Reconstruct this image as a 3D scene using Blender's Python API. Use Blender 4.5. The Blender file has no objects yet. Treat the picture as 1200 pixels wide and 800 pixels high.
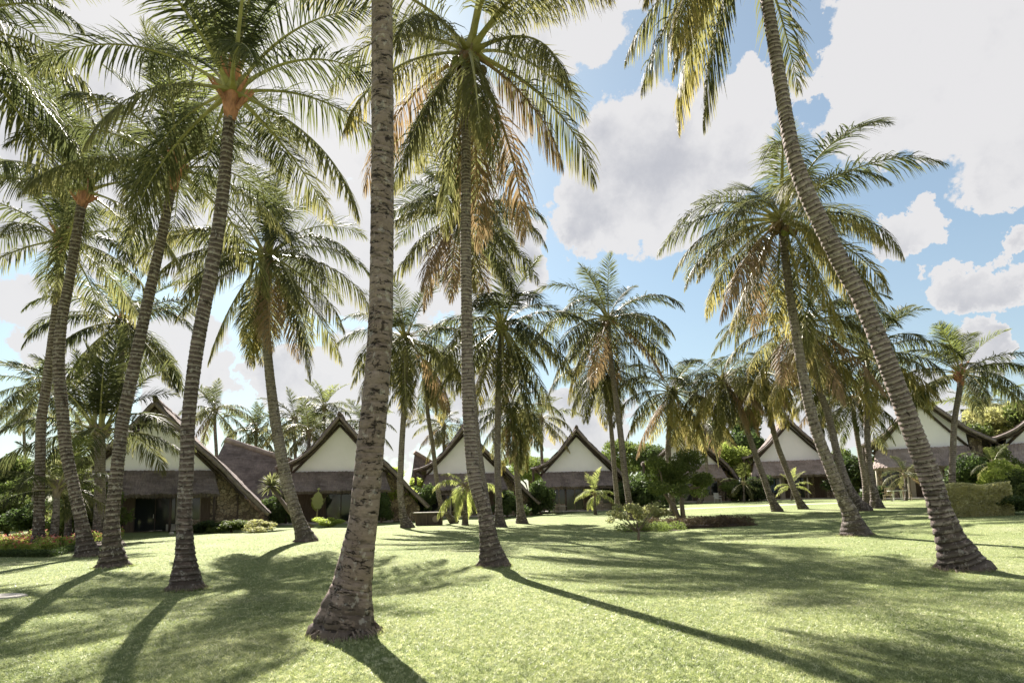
import bpy, math, random
import numpy as np
from mathutils import Vector, Matrix
PI = math.pi
R = math.radians
rng = np.random.default_rng(7)
random.seed(7)
scene = bpy.context.scene
COL = scene.collection

# ------------------------------------------------------------------ camera
F, PX, PY, HOR, ROLL, EYE = 700.0, 600.0, 500.0, 584.0, 0.0227, 1.6
TILT = math.atan((HOR - PY) / F)
cam_d = bpy.data.cameras.new('camera'); cam = bpy.data.objects.new('camera', cam_d); COL.objects.link(cam)
scene.camera = cam
cam_d.sensor_width = 36; cam_d.lens = F / 1200 * 36
cam_d.shift_y = 100 / 1200; cam_d.clip_end = 5000; cam_d.clip_start = .05
CR = (Matrix.Rotation(PI / 2 + TILT, 3, 'X') @ Matrix.Rotation(-ROLL, 3, 'Z'))
cam.matrix_world = Matrix.Translation((0, 0, EYE)) @ CR.to_4x4()

def ray(px, py):
    return (CR @ Vector(((px - PX) / F, -(py - PY) / F, -1))).normalized()
def sstep(t):
    t = min(1, max(0, t)); return t * t * (3 - 2 * t)
def gz(x, y):
    return .85 * sstep((x * .9 + y * .15 - 8) / 25) + .03 * math.sin(x * .35 + 1) * math.sin(y * .3) * min(1, max(0, (y - 4) / 10))
def ground(px, py):
    d = ray(px, py); t = 1
    for _ in range(400):
        p = Vector((0, 0, EYE)) + d * t
        g = p.z - gz(p.x, p.y)
        if g < .002: break
        t += max(.003, g * .9)
        if t > 400: break
    return p
def at(px, py, Y):
    d = ray(px, py); return Vector((0, 0, EYE)) + d * (Y / d.y)

# ------------------------------------------------------------------ materials
def mat(name):
    m = bpy.data.materials.new(name); m.use_nodes = True
    nt = m.node_tree; b = nt.nodes['Principled BSDF']; return m, nt, b
def N(nt, t, **k):
    n = nt.nodes.new(t)
    for a, v in k.items(): setattr(n, a, v)
    return n
def noise(nt, vec, scale, detail=4, rough=.6):
    n = N(nt, 'ShaderNodeTexNoise'); n.inputs['Scale'].default_value = scale
    n.inputs['Detail'].default_value = detail; n.inputs['Roughness'].default_value = rough
    if vec is not None: nt.links.new(vec, n.inputs['Vector'])
    return n.outputs['Fac']
def ramp(nt, fac, stops):
    r = N(nt, 'ShaderNodeValToRGB'); e = r.color_ramp.elements
    while len(e) < len(stops): e.new(.5)
    for i, (p, c) in enumerate(stops):
        e[i].position = p; e[i].color = (*c, 1) if len(c) == 3 else c
    nt.links.new(fac, r.inputs[0]); return r.outputs[0]
def mix(nt, fac, a, b, mode='MIX'):
    m = N(nt, 'ShaderNodeMix', data_type='RGBA', blend_type=mode)
    for s, v in ((m.inputs[0], fac), (m.inputs[6], a), (m.inputs[7], b)):
        if isinstance(v, (int, float)): s.default_value = v
        elif isinstance(v, tuple): s.default_value = (*v, 1) if len(v) == 3 else v
        else: nt.links.new(v, s)
    return m.outputs[2]
def mapping(nt, vec, scale):
    m = N(nt, 'ShaderNodeMapping'); m.inputs['Scale'].default_value = scale
    nt.links.new(vec, m.inputs['Vector']); return m.outputs[0]
def coord(nt, w='Object'):
    return N(nt, 'ShaderNodeTexCoord').outputs[w]
def bump(nt, b, h, strength=.5, dist=.02):
    n = N(nt, 'ShaderNodeBump'); n.inputs['Strength'].default_value = strength; n.inputs['Distance'].default_value = dist
    nt.links.new(h, n.inputs['Height']); nt.links.new(n.outputs[0], b.inputs['Normal'])

def simple(name, col, rough=.7, var=.25, scale=6, bstr=.3, stretch=(1, 1, 1), bd=.01, spec=.3, metal=0):
    m, nt, b = mat(name)
    v = mapping(nt, coord(nt), stretch)
    f = noise(nt, v, scale, 6, .65)
    lo = tuple(c * (1 - var) for c in col); hi = tuple(min(1, c * (1 + var)) for c in col)
    nt.links.new(ramp(nt, f, [(.3, lo), (.7, hi)]), b.inputs['Base Color'])
    b.inputs['Roughness'].default_value = rough; b.inputs['Specular IOR Level'].default_value = spec
    b.inputs['Metallic'].default_value = metal
    if bstr: bump(nt, b, f, bstr, bd)
    return m

def leafmat(name, col, tipcol, trans=.45, tip0=.45, rough=.6, var=.35, tipamt=1.0, tint=1.95):
    """leaf: own colour, tips coloured by age along the leaflet (attribute lt), translucent"""
    m, nt, b = mat(name)
    at_ = N(nt, 'ShaderNodeAttribute', attribute_name='lt')
    oi = N(nt, 'ShaderNodeObjectInfo')
    f = noise(nt, coord(nt), 2.2, 3)
    f2 = N(nt, 'ShaderNodeMath', operation='MULTIPLY_ADD'); f2.inputs[1].default_value = .55
    nt.links.new(f, f2.inputs[0])
    h = N(nt, 'ShaderNodeMath', operation='MULTIPLY'); h.inputs[1].default_value = .5
    nt.links.new(oi.outputs['Random'], h.inputs[0]); nt.links.new(h.outputs[0], f2.inputs[2])
    lo = tuple(c * (1 - var) for c in col); hi = (col[0] * (1 + var * 1.4), col[1] * (1 + var), col[2] * (1 + var * .6))
    base = ramp(nt, f2.outputs[0], [(.2, lo), (.75, hi)])
    mr = N(nt, 'ShaderNodeMapRange'); mr.inputs['From Min'].default_value = tip0; mr.inputs['From Max'].default_value = 1.0
    mr.inputs['To Max'].default_value = tipamt
    nt.links.new(at_.outputs['Fac'], mr.inputs['Value'])
    c = mix(nt, mr.outputs[0], base, tipcol)
    nt.links.new(c, b.inputs['Base Color']); b.inputs['Roughness'].default_value = rough
    b.inputs['Specular IOR Level'].default_value = .15
    tr = N(nt, 'ShaderNodeBsdfTranslucent')
    tc = mix(nt, 1.0, c, (tint * .98, tint * 1.06, tint * .84), 'MULTIPLY'); nt.links.new(tc, tr.inputs[0])
    ms = N(nt, 'ShaderNodeMixShader'); ms.inputs[0].default_value = trans
    nt.links.new(b.outputs[0], ms.inputs[1]); nt.links.new(tr.outputs[0], ms.inputs[2])
    nt.links.new(ms.outputs[0], nt.nodes['Material Output'].inputs[0])
    return m

def trunkmat(name, c_hi, c_lo, dark=(.03, .022, .018), crack=.55, lichen=.3, foot=2.2, pale=0., footd=.72, ringd=.68):
    m, nt, b = mat(name)
    a = N(nt, 'ShaderNodeAttribute', attribute_name='tc').outputs['Vector']
    big = noise(nt, mapping(nt, a, (1.5, 1.5, .8)), 1.6, 4)
    fine = noise(nt, mapping(nt, a, (9, 9, 60)), 1.0, 6, .7)
    col = ramp(nt, big, [(.3, c_lo), (.7, c_hi)])
    col = mix(nt, ramp(nt, fine, [(.3, (.55, .55, .55)), (.65, (1, 1, 1))]), mix(nt, .6, col, (0, 0, 0)), col)
    # leaf scar rings: attribute rg is 0..1 within a ring
    rg = N(nt, 'ShaderNodeAttribute', attribute_name='rg').outputs['Fac']
    nb = noise(nt, mapping(nt, a, (7, 7, 9)), 1, 3)
    s = N(nt, 'ShaderNodeMath', operation='MULTIPLY_ADD'); nt.links.new(nb, s.inputs[0]); s.inputs[1].default_value = .55; nt.links.new(rg, s.inputs[2])
    ring = ramp(nt, s.outputs[0], [(.30, (1, 1, 1)), (.52, (0, 0, 0))])
    col = mix(nt, ring, col, mix(nt, ringd, col, dark))
    if pale:
        pr_ = ramp(nt, s.outputs[0], [(.40, (0, 0, 0)), (.52, (1, 1, 1)), (.74, (1, 1, 1)), (.9, (0, 0, 0))])
        col = mix(nt, .45, col, mix(nt, pr_, mix(nt, .65, col, (0, 0, 0)), (pale, pale * .9, pale * .82)))
    # dark torn patches and dashes
    d1 = noise(nt, mapping(nt, a, (5, 5, 16)), 1.3, 6, .7)
    cm = ramp(nt, d1, [(crack, (0, 0, 0)), (crack + .05, (1, 1, 1))])
    col = mix(nt, cm, col, dark)
    d2 = noise(nt, mapping(nt, a, (9, 9, 4)), 1.1, 5, .7)
    col = mix(nt, ramp(nt, d2, [(.60, (0, 0, 0)), (.64, (.85, .85, .85))]), col, dark)
    hg = N(nt, 'ShaderNodeAttribute', attribute_name='hg').outputs['Fac']
    mn = noise(nt, mapping(nt, a, (4, 4, 7)), 1.2, 7, .72)
    fm = N(nt, 'ShaderNodeMapRange'); fm.inputs['From Min'].default_value = 0; fm.inputs['From Max'].default_value = foot; fm.inputs['To Min'].default_value = .17; fm.inputs['To Max'].default_value = -.02
    nt.links.new(hg, fm.inputs['Value'])
    ad = N(nt, 'ShaderNodeMath', operation='ADD'); nt.links.new(mn, ad.inputs[0]); nt.links.new(fm.outputs[0], ad.inputs[1])
    col = mix(nt, ramp(nt, ad.outputs[0], [(.53, (0, 0, 0)), (.60, (footd, footd, footd))]), col, (.045, .036, .030))
    mo = noise(nt, mapping(nt, a, (14, 14, 18)), 1.0, 5, .7)
    col = mix(nt, ramp(nt, mo, [(.35, (.5, .5, .5)), (.6, (0, 0, 0))]), col, mix(nt, .5, col, dark))
    # pale lichen
    l1 = noise(nt, mapping(nt, a, (6, 6, 5)), 1.7, 6, .65)
    col = mix(nt, ramp(nt, l1, [(.57, (0, 0, 0)), (.63, (lichen, lichen, lichen))]), col, (.52, .49, .44))
    nt.links.new(col, b.inputs['Base Color']); b.inputs['Roughness'].default_value = .85
    b.inputs['Specular IOR Level'].default_value = .2
    hh = N(nt, 'ShaderNodeMath', operation='SUBTRACT'); nt.links.new(fine, hh.inputs[0])
    cc = N(nt, 'ShaderNodeSeparateColor'); nt.links.new(cm, cc.inputs[0]); nt.links.new(cc.outputs[0], hh.inputs[1])
    bump(nt, b, hh.outputs[0], .8, .012)
    return m

M = {}
M['frond_green'] = leafmat('frond_green', (.048, .056, .028), (.135, .125, .052), .42, .55)
M['frond_fresh'] = leafmat('frond_fresh', (.085, .10, .036), (.18, .175, .06), .5, .6)
M['frond_olive'] = leafmat('frond_olive', (.078, .082, .042), (.20, .17, .078), .45, .45)
M['frond_yellow'] = leafmat('frond_yellow', (.125, .12, .056), (.28, .215, .09), .5, .35)
M['frond_dry'] = leafmat('frond_dry', (.17, .12, .08), (.28, .20, .13), .25, .3)
M['frond_lime'] = leafmat('frond_lime', (.20, .23, .09), (.36, .34, .14), .5, .4)
M['rachis'] = simple('rachis', (.30, .28, .12), .45, .25, 5, .1)
M['rachis_dry'] = simple('rachis_dry', (.32, .22, .12), .6, .3, 5, .1)
M['fibre'] = simple('fibre', (.42, .20, .13), .9, .55, 9, .9, (1, 1, .35), .03)
M['fibre_grey'] = simple('fibre_grey', (.24, .19, .14), .9, .5, 9, .9, (1, 1, .35), .03)
M['nut'] = simple('nut', (.16, .10, .05), .5, .35, 8, .2)
M['nut_green'] = simple('nut_green', (.19, .20, .06), .5, .3, 8, .1)
M['trunk_pink'] = trunkmat('trunk_pink', (.38, .30, .27), (.27, .205, .18), crack=.60, lichen=.35, pale=.40)
M['trunk_hero'] = trunkmat('trunk_hero', (.34, .265, .225), (.23, .17, .14), crack=.552, lichen=.4, foot=.7, footd=.6, ringd=.3)
M['trunk_brown'] = trunkmat('trunk_brown', (.26, .19, .16), (.16, .12, .10), crack=.60, lichen=.4, pale=.42)
M['trunk_grey'] = trunkmat('trunk_grey', (.33, .28, .25), (.22, .18, .155), crack=.60, lichen=.4)
M['bark'] = simple('bark', (.16, .125, .10), .9, .4, 7, .8, (1, 1, .3), .03)
M['leaf_dark'] = leafmat('leaf_dark', (.045, .07, .03), (.09, .12, .04), .3, .5, var=.5)
M['leaf_mid'] = leafmat('leaf_mid', (.085, .12, .04), (.16, .18, .06), .35, .5, var=.5)
M['leaf_lime'] = leafmat('leaf_lime', (.20, .25, .07), (.30, .32, .10), .45, .5, var=.4)
M['leaf_pale'] = leafmat('leaf_pale', (.22, .23, .12), (.34, .33, .18), .35, .5, var=.4)
M['leaf_hedge'] = leafmat('leaf_hedge', (.30, .31, .18), (.46, .43, .28), .3, .5, var=.6)
M['leaf_purple'] = leafmat('leaf_purple', (.065, .052, .038), (.11, .09, .06), .2, .5, var=.5)
M['flower'] = leafmat('flower', (.55, .14, .13), (.70, .38, .34), .3, .3, var=.3, tint=1.)
M['white_plaster'] = simple('white_plaster', (.93, .90, .94), .9, .03, 1.2, .05)
M['cream'] = simple('cream', (.50, .44, .36), .85, .15, 3, .1)
M['dark_wood'] = simple('dark_wood', (.075, .055, .045), .7, .45, 5, .5, (1, 1, .2))
M['grey_wood'] = simple('grey_wood', (.20, .165, .145), .8, .4, 6, .6, (1, 1, 1), .02)
M['wood_panel'] = simple('wood_panel', (.12, .085, .062), .65, .4, 5, .3, (3, 3, .3))
M['frame_wood'] = simple('frame_wood', (.36, .29, .22), .6, .25, 5, .2)
M['slab'] = simple('slab', (.42, .39, .34), .85, .2, 3, .3)
M['soil'] = simple('soil', (.07, .05, .038), .95, .4, 10, .8)
M['ball_stone'] = simple('ball_stone', (.42, .39, .34), .9, .25, 10, .4)
M['cloth_white'] = simple('cloth_white', (.75, .74, .71), .8, .06, 8, .1)
M['blue_curtain'] = simple('blue_curtain', (.20, .30, .42), .8, .3, 2, .2, (8, 8, .3))
M['metal_white'] = simple('metal_white', (.7, .69, .66), .45, .05, 8, 0)
m, nt, b = mat('dark_glass'); M['dark_glass'] = m
b.inputs['Base Color'].default_value = (.02, .023, .024, 1); b.inputs['Roughness'].default_value = .08; b.inputs['Specular IOR Level'].default_value = .6

# thatch
def thatch(name, lo, hi):
    m, nt, b = mat(name)
    c = coord(nt)
    f1 = noise(nt, mapping(nt, c, (22, 3, 3)), 1, 6, .75)
    f2 = noise(nt, c, .9, 5, .6)
    f3 = noise(nt, mapping(nt, c, (1.2, 1.2, 7)), 1, 3, .6)
    col = ramp(nt, f1, [(.3, lo), (.7, hi)])
    col = mix(nt, ramp(nt, f2, [(.35, (0, 0, 0)), (.65, (.75, .75, .75))]), col, tuple(x * .6 for x in lo))
    col = mix(nt, ramp(nt, f3, [(.5, (0, 0, 0)), (.75, (.35, .35, .35))]), col, tuple(min(1, x * 1.25) for x in hi))
    nt.links.new(col, b.inputs['Base Color']); b.inputs['Roughness'].default_value = .95; b.inputs['Specular IOR Level'].default_value = .1
    bump(nt, b, f1, 1, .12)
    return m
M['thatch'] = thatch('thatch', (.145, .118, .108), (.38, .315, .285))
M['thatch_pale'] = thatch('thatch_pale', (.30, .24, .21), (.56, .46, .41))
# rubble stone
m, nt, b = mat('rubble_stone'); M['stone'] = m
c = coord(nt)
nz = N(nt, 'ShaderNodeTexNoise'); nz.inputs['Scale'].default_value = 3; nt.links.new(c, nz.inputs['Vector'])
wv = mix(nt, .12, c, nz.outputs['Color'], 'ADD')
v1 = N(nt, 'ShaderNodeTexVoronoi'); v1.inputs['Scale'].default_value = 4.6; nt.links.new(wv, v1.inputs['Vector'])
v2 = N(nt, 'ShaderNodeTexVoronoi', feature='DISTANCE_TO_EDGE'); v2.inputs['Scale'].default_value = 4.6; nt.links.new(wv, v2.inputs['Vector'])
sp = N(nt, 'ShaderNodeSeparateColor'); nt.links.new(v1.outputs['Color'], sp.inputs[0])
sc_ = ramp(nt, sp.outputs[0], [(0, (.14, .10, .07)), (.5, (.34, .26, .17)), (1, (.50, .41, .29))])
sc_ = mix(nt, ramp(nt, noise(nt, c, 14, 5), [(.35, (.6, .6, .6)), (.6, (0, 0, 0))]), sc_, (.13, .10, .08))
sc_ = mix(nt, ramp(nt, v2.outputs['Distance'], [(.02, (1, 1, 1)), (.07, (0, 0, 0))]), sc_, (.06, .05, .042))
nt.links.new(sc_, b.inputs['Base Color']); b.inputs['Roughness'].default_value = .9
bump(nt, b, v2.outputs['Distance'], 1, .08)
# lawn
def lawnmat():
    m, nt, b = mat('lawn'); c = coord(nt)
    f1 = noise(nt, c, .35, 4, .55); f2 = noise(nt, c, 3.5, 5, .7); f3 = noise(nt, mapping(nt, c, (1, 1, 1)), 38, 4, .75)
    col = ramp(nt, f1, [(.3, (.20, .245, .095)), (.55, (.28, .31, .145)), (.75, (.38, .375, .23))])
    col = mix(nt, ramp(nt, f2, [(.35, (.55, .55, .55)), (.6, (0, 0, 0))]), col, (.13, .18, .05))
    col = mix(nt, ramp(nt, f3, [(.40, (.9, .9, .9)), (.56, (0, 0, 0))]), col, (.085, .11, .03))
    col = mix(nt, ramp(nt, f3, [(.58, (0, 0, 0)), (.75, (.7, .7, .7))]), col, (.42, .42, .22))
    nt.links.new(col, b.inputs['Base Color']); b.inputs['Roughness'].default_value = .9; b.inputs['Specular IOR Level'].default_value = .15
    bump(nt, b, f3, .9, .03); return m
M['lawn'] = lawnmat()
def blademat():
    m, nt, b = mat('grass_blade')
    a = N(nt, 'ShaderNodeAttribute', attribute_name='lt').outputs['Fac']
    col = ramp(nt, a, [(0, (.055, .08, .022)), (.35, (.18, .23, .075)), (.75, (.41, .44, .22)), (1, (.70, .68, .50))])
    c = coord(nt); f = noise(nt, c, .5, 4)
    col = mix(nt, ramp(nt, f, [(.35, (0, 0, 0)), (.7, (.5, .5, .5))]), col, (.38, .37, .22))
    nt.links.new(col, b.inputs['Base Color']); b.inputs['Roughness'].default_value = .5
    tr = N(nt, 'ShaderNodeBsdfTranslucent'); nt.links.new(mix(nt, 1.0, col, (1.2, 1.25, .9), 'MULTIPLY'), tr.inputs[0])
    ms = N(nt, 'ShaderNodeMixShader'); ms.inputs[0].default_value = .4
    nt.links.new(b.outputs[0], ms.inputs[1]); nt.links.new(tr.outputs[0], ms.inputs[2])
    nt.links.new(ms.outputs[0], nt.nodes['Material Output'].inputs[0]); return m
M['blade'] = blademat()

# ------------------------------------------------------------------ objects
def props(o, label=None, cat=None, group=None, kind=None):
    if label: o['label'] = label
    if cat: o['category'] = cat
    if group: o['group'] = group
    if kind: o['kind'] = kind
    return o
def empty(name, loc, rz=0):
    o = bpy.data.objects.new(name, None); COL.objects.link(o); o.location = loc; o.rotation_euler = (0, 0, rz)
    o.empty_display_size = .2; return o
def link(name, me, parent=None, loc=(0, 0, 0), rot=(0, 0, 0), sc=(1, 1, 1)):
    o = bpy.data.objects.new(name, me); COL.objects.link(o)
    o.parent = parent; o.location = loc; o.rotation_euler = rot
    o.scale = (sc,) * 3 if isinstance(sc, (int, float)) else sc
    return o
def npmesh(name, V, Q, mats, mi=None, attrs=None, smooth=False):
    me = bpy.data.meshes.new(name); V = np.asarray(V, np.float32); Q = np.asarray(Q, np.int32)
    me.vertices.add(len(V)); me.vertices.foreach_set('co', V.ravel())
    k = Q.shape[1]
    me.loops.add(Q.size); me.loops.foreach_set('vertex_index', Q.ravel())
    me.polygons.add(len(Q)); me.polygons.foreach_set('loop_start', np.arange(0, Q.size, k, dtype=np.int32))
    for mm in mats: me.materials.append(M[mm] if isinstance(mm, str) else mm)
    if mi is not None: me.polygons.foreach_set('material_index', np.asarray(mi, np.int32))
    me.update(calc_edges=True)
    for an, av in (attrs or {}).items():
        av = np.asarray(av, np.float32)
        if av.ndim == 1:
            a = me.attributes.new(an, 'FLOAT', 'POINT'); a.data.foreach_set('value', av)
        else:
            a = me.attributes.new(an, 'FLOAT_VECTOR', 'POINT'); a.data.foreach_set('vector', av.ravel())
    me.polygons.foreach_set('use_smooth', np.full(len(Q), smooth))
    return me

class MB:
    def __init__(s): s.v = []; s.f = []
    def add(s, vs, fs):
        n = len(s.v); s.v += [tuple(x) for x in vs]; s.f += [tuple(i + n for i in f) for f in fs]; return s
    def box(s, x0, x1, y0, y1, z0, z1):
        return s.add([(x0, y0, z0), (x1, y0, z0), (x1, y1, z0), (x0, y1, z0), (x0, y0, z1), (x1, y0, z1), (x1, y1, z1), (x0, y1, z1)],
                     [(0, 3, 2, 1), (4, 5, 6, 7), (0, 1, 5, 4), (1, 2, 6, 5), (2, 3, 7, 6), (3, 0, 4, 7)])
    def prism(s, poly, y0, y1):     # poly of (x,z), CCW seen from the front
        n = len(poly)
        vs = [(x, y0, z) for x, z in poly] + [(x, y1, z) for x, z in poly]
        fs = [tuple(range(n)), tuple(range(2 * n - 1, n - 1, -1))] + [(i, i + n, (i + 1) % n + n, (i + 1) % n) for i in range(n)]
        return s.add(vs, fs)
    def tube(s, pts, rad, sides=8, jit=0):
        pts = [Vector(p) for p in pts]; n = len(pts)
        if not hasattr(rad, '__len__'): rad = [rad] * n
        vs = []; fs = []
        for i, p in enumerate(pts):
            t = (pts[min(i + 1, n - 1)] - pts[max(i - 1, 0)]).normalized()
            a = t.cross(Vector((0, 0, 1)) if abs(t.z) < .9 else Vector((1, 0, 0))).normalized(); bb = t.cross(a)
            for k in range(sides):
                th = 2 * PI * k / sides; rr = rad[i] * (1 + random.uniform(-jit, jit))
                vs.append(p + (a * math.cos(th) + bb * math.sin(th)) * rr)
        for i in range(n - 1):
            for k in range(sides):
                a0 = i * sides + k; a1 = i * sides + (k + 1) % sides
                fs.append((a0, a0 + sides, a1 + sides, a1))
        fs.append(tuple(range(sides))); fs.append(tuple(range(n * sides - 1, (n - 1) * sides - 1, -1)))
        return s.add(vs, fs)
    def sphere(s, c, r, seg=12, rings=8, sq=1):
        vs = [(c[0], c[1], c[2] - r * sq)]; fs = []
        for i in range(1, rings):
            ph = -PI / 2 + PI * i / rings
            for k in range(seg):
                th = 2 * PI * k / seg; vs.append((c[0] + r * math.cos(ph) * math.cos(th), c[1] + r * math.cos(ph) * math.sin(th), c[2] + r * sq * math.sin(ph)))
        vs.append((c[0], c[1], c[2] + r * sq)); L = len(vs) - 1
        for k in range(seg):
            fs.append((0, 1 + (k + 1) % seg, 1 + k)); fs.append((L, L - seg + k, L - seg + (k + 1) % seg))
        for i in range(rings - 2):
            for k in range(seg):
                a = 1 + i * seg + k; b2 = 1 + i * seg + (k + 1) % seg; fs.append((a, b2, b2 + seg, a + seg))
        return s.add(vs, fs)
    def mesh(s, name, m, smooth=False, bevel=0):
        me = bpy.data.meshes.new(name); me.from_pydata(s.v, [], s.f)
        me.materials.append(M[m] if isinstance(m, str) else m); me.update()
        if smooth: me.polygons.foreach_set('use_smooth', np.full(len(s.f), True))
        return me
    def build(s, name, m, parent=None, smooth=False, loc=(0, 0, 0), rot=(0, 0, 0), bevel=0):
        o = link(name, s.mesh(name, m, smooth), parent, loc, rot)
        if bevel:
            b = o.modifiers.new('bevel', 'BEVEL'); b.width = bevel; b.segments = 2
        return o

# ------------------------------------------------------------------ palm fronds
def norm(a): return a / np.maximum(1e-9, np.linalg.norm(a, axis=-1, keepdims=True))
def frond_arrays(e0, bend, L=4.2, n=70, ll=.85, lw=.04, droop=.6, seed=0, vee=.25, side=0., gaps=.06, power=1.25, basew=.088):
    g = np.random.default_rng(seed)
    K = 40; t = np.linspace(0, 1, K)
    el = R(e0) - R(bend) * t ** power
    az = side * t ** 1.5
    T = np.stack([np.cos(el) * np.cos(az), np.cos(el) * np.sin(az), np.sin(el)], 1)
    P = np.concatenate([[np.zeros(3)], np.cumsum((T[:-1] + T[1:]) / 2 * L / (K - 1), 0)])
    Bv = norm(np.cross(T, [0, 0, 1.0]) + 1e-6); Nv = np.cross(Bv, T)     # B to the side, N up
    roll = g.normal(0, .18)
    Bv, Nv = Bv * math.cos(roll) + Nv * math.sin(roll), Nv * math.cos(roll) - Bv * math.sin(roll)
    def I(A, x): return np.stack([np.interp(x, t, A[:, k]) for k in range(3)], 1)
    Vs, Qs, A, MI = [], [], [], []; off = 0
    # rachis: 6-sided tapered
    S = 5; rt = np.linspace(0, 1, 16); rp = I(P, rt); rb = I(Bv, rt); rn = I(Nv, rt)
    rw = basew * (1 - rt) ** 1.3 * (1 + 1.6 * np.exp(-rt * 22)) + .008
    for k in range(S):
        th = 2 * PI * k / S
        Vs.append(rp + rb * (rw * math.cos(th) * .65)[:, None] + rn * (rw * math.sin(th) * .4)[:, None])
    V0 = np.stack(Vs, 1).reshape(-1, 3); Vs = [V0]
    q = [(i * S + k, i * S + (k + 1) % S, (i + 1) * S + (k + 1) % S, (i + 1) * S + k) for i in range(15) for k in range(S)]
    Qs.append(np.array(q)); MI.append(np.ones(len(q), int)); A.append(np.zeros(len(V0))); off = len(V0)
    for sgn in (-1, 1):
        x = np.linspace(.19, .995, n) + g.normal(0, .006, n); x = np.clip(x, .12, 1)
        x = x[g.random(n) > gaps]; m = len(x)
        u = (x - .16) / .84
        env = np.clip(.55 + 1.5 * u, 0, 1) * np.clip((1.07 - u) * 2.1, .12, 1) ** .8
        ln = ll * env * g.uniform(.85, 1.08, m)
        ang = np.interp(u, [0, .3, .8, 1], [R(78), R(64), R(45), R(20)]) + g.normal(0, .12, m)
        p = I(P, x); Tt = norm(I(T, x)); B_ = norm(I(Bv, x)) * sgn; N_ = norm(I(Nv, x))
        vv = vee + g.normal(0, .12, m)
        d = norm(Tt * np.cos(ang)[:, None] + B_ * (np.sin(ang) * np.cos(vv))[:, None] + N_ * (np.sin(ang) * np.sin(vv))[:, None])
        dr = droop * g.uniform(.45, 1.6, m)
        wv = norm(Tt - d * (Tt * d).sum(1, keepdims=True) + N_ * g.normal(.25, .35, m)[:, None])
        w = lw * g.uniform(.75, 1.15, m) * np.clip(.5 + env * .6, 0, 1)
        st = [0, .33, .68, 1]; wf = [.55, 1, .75, .08]; cur = p.copy(); dd = d.copy()
        vv_ = []; aa = []
        for j in range(4):
            if j:
                dd = norm(dd + np.array([0, 0, -1.0]) * (dr * (.35 + .5 * j) * .55)[:, None])
                cur = cur + dd * (ln * (st[j] - st[j - 1]))[:, None]
            ww = norm(wv - dd * (wv * dd).sum(1, keepdims=True)) * (w * wf[j] / 2)[:, None]
            vv_ += [cur - ww, cur + ww]; tip = st[j] * .6 + .4 * u
            aa += [tip * 1., tip * 1.]
        VV = np.stack(vv_, 1).reshape(-1, 3); AA = np.stack(aa, 1).reshape(-1)
        base = np.arange(m)[:, None] * 8 + off
        QQ = np.concatenate([base + np.array([[2 * j, 2 * j + 1, 2 * j + 3, 2 * j + 2]]) for j in range(3)], 0)
        Vs.append(VV); Qs.append(QQ); A.append(AA); MI.append(np.zeros(len(QQ), int)); off += len(VV)
    return np.concatenate(Vs), np.concatenate(Qs), np.concatenate(A), np.concatenate(MI)

BINS = [(84, 28), (70, 52), (56, 78), (42, 88), (28, 88), (14, 80), (0, 70), (-18, 54), (-38, 40), (-58, 24)]
BANK = {}
def bank(lod, b_, var, matn, kind='norm'):
    k = (lod, b_, var, matn, kind)
    if k in BANK: return BANK[k]
    e0, bend = BINS[b_]
    n, lw = {'hi': (96, .034), 'mid': (70, .046), 'lo': (46, .07)}[lod]
    droop = [.12, .2, .35, .5, .6, .75, .85, .9, .9, .8][b_]; ll = 1.0; vee = [.5, .45, .35, .25, .15, .05, 0, 0, 0, 0][b_]
    if kind == 'hang': droop *= 1.5; ll = 1.12; bend += 8
    if kind == 'spread': droop *= .9; bend *= .72 if e0 > 50 else .95
    g = random.Random(hash((b_, var, len(kind))) & 9999)
    V, Q, A, MI = frond_arrays(e0 + g.uniform(-6, 6), bend + g.uniform(-12, 12), 4.2, n, ll, lw, droop, b_ * 31 + var * 7 + len(kind), vee, g.uniform(-.35, .35))
    me = npmesh('frond', V, Q, [matn, 'rachis_dry' if matn == 'frond_dry' else 'rachis'], MI, {'lt': A})
    BANK[k] = me; BANK[k + ('arr',)] = (V, Q, A, MI); return me

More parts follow.
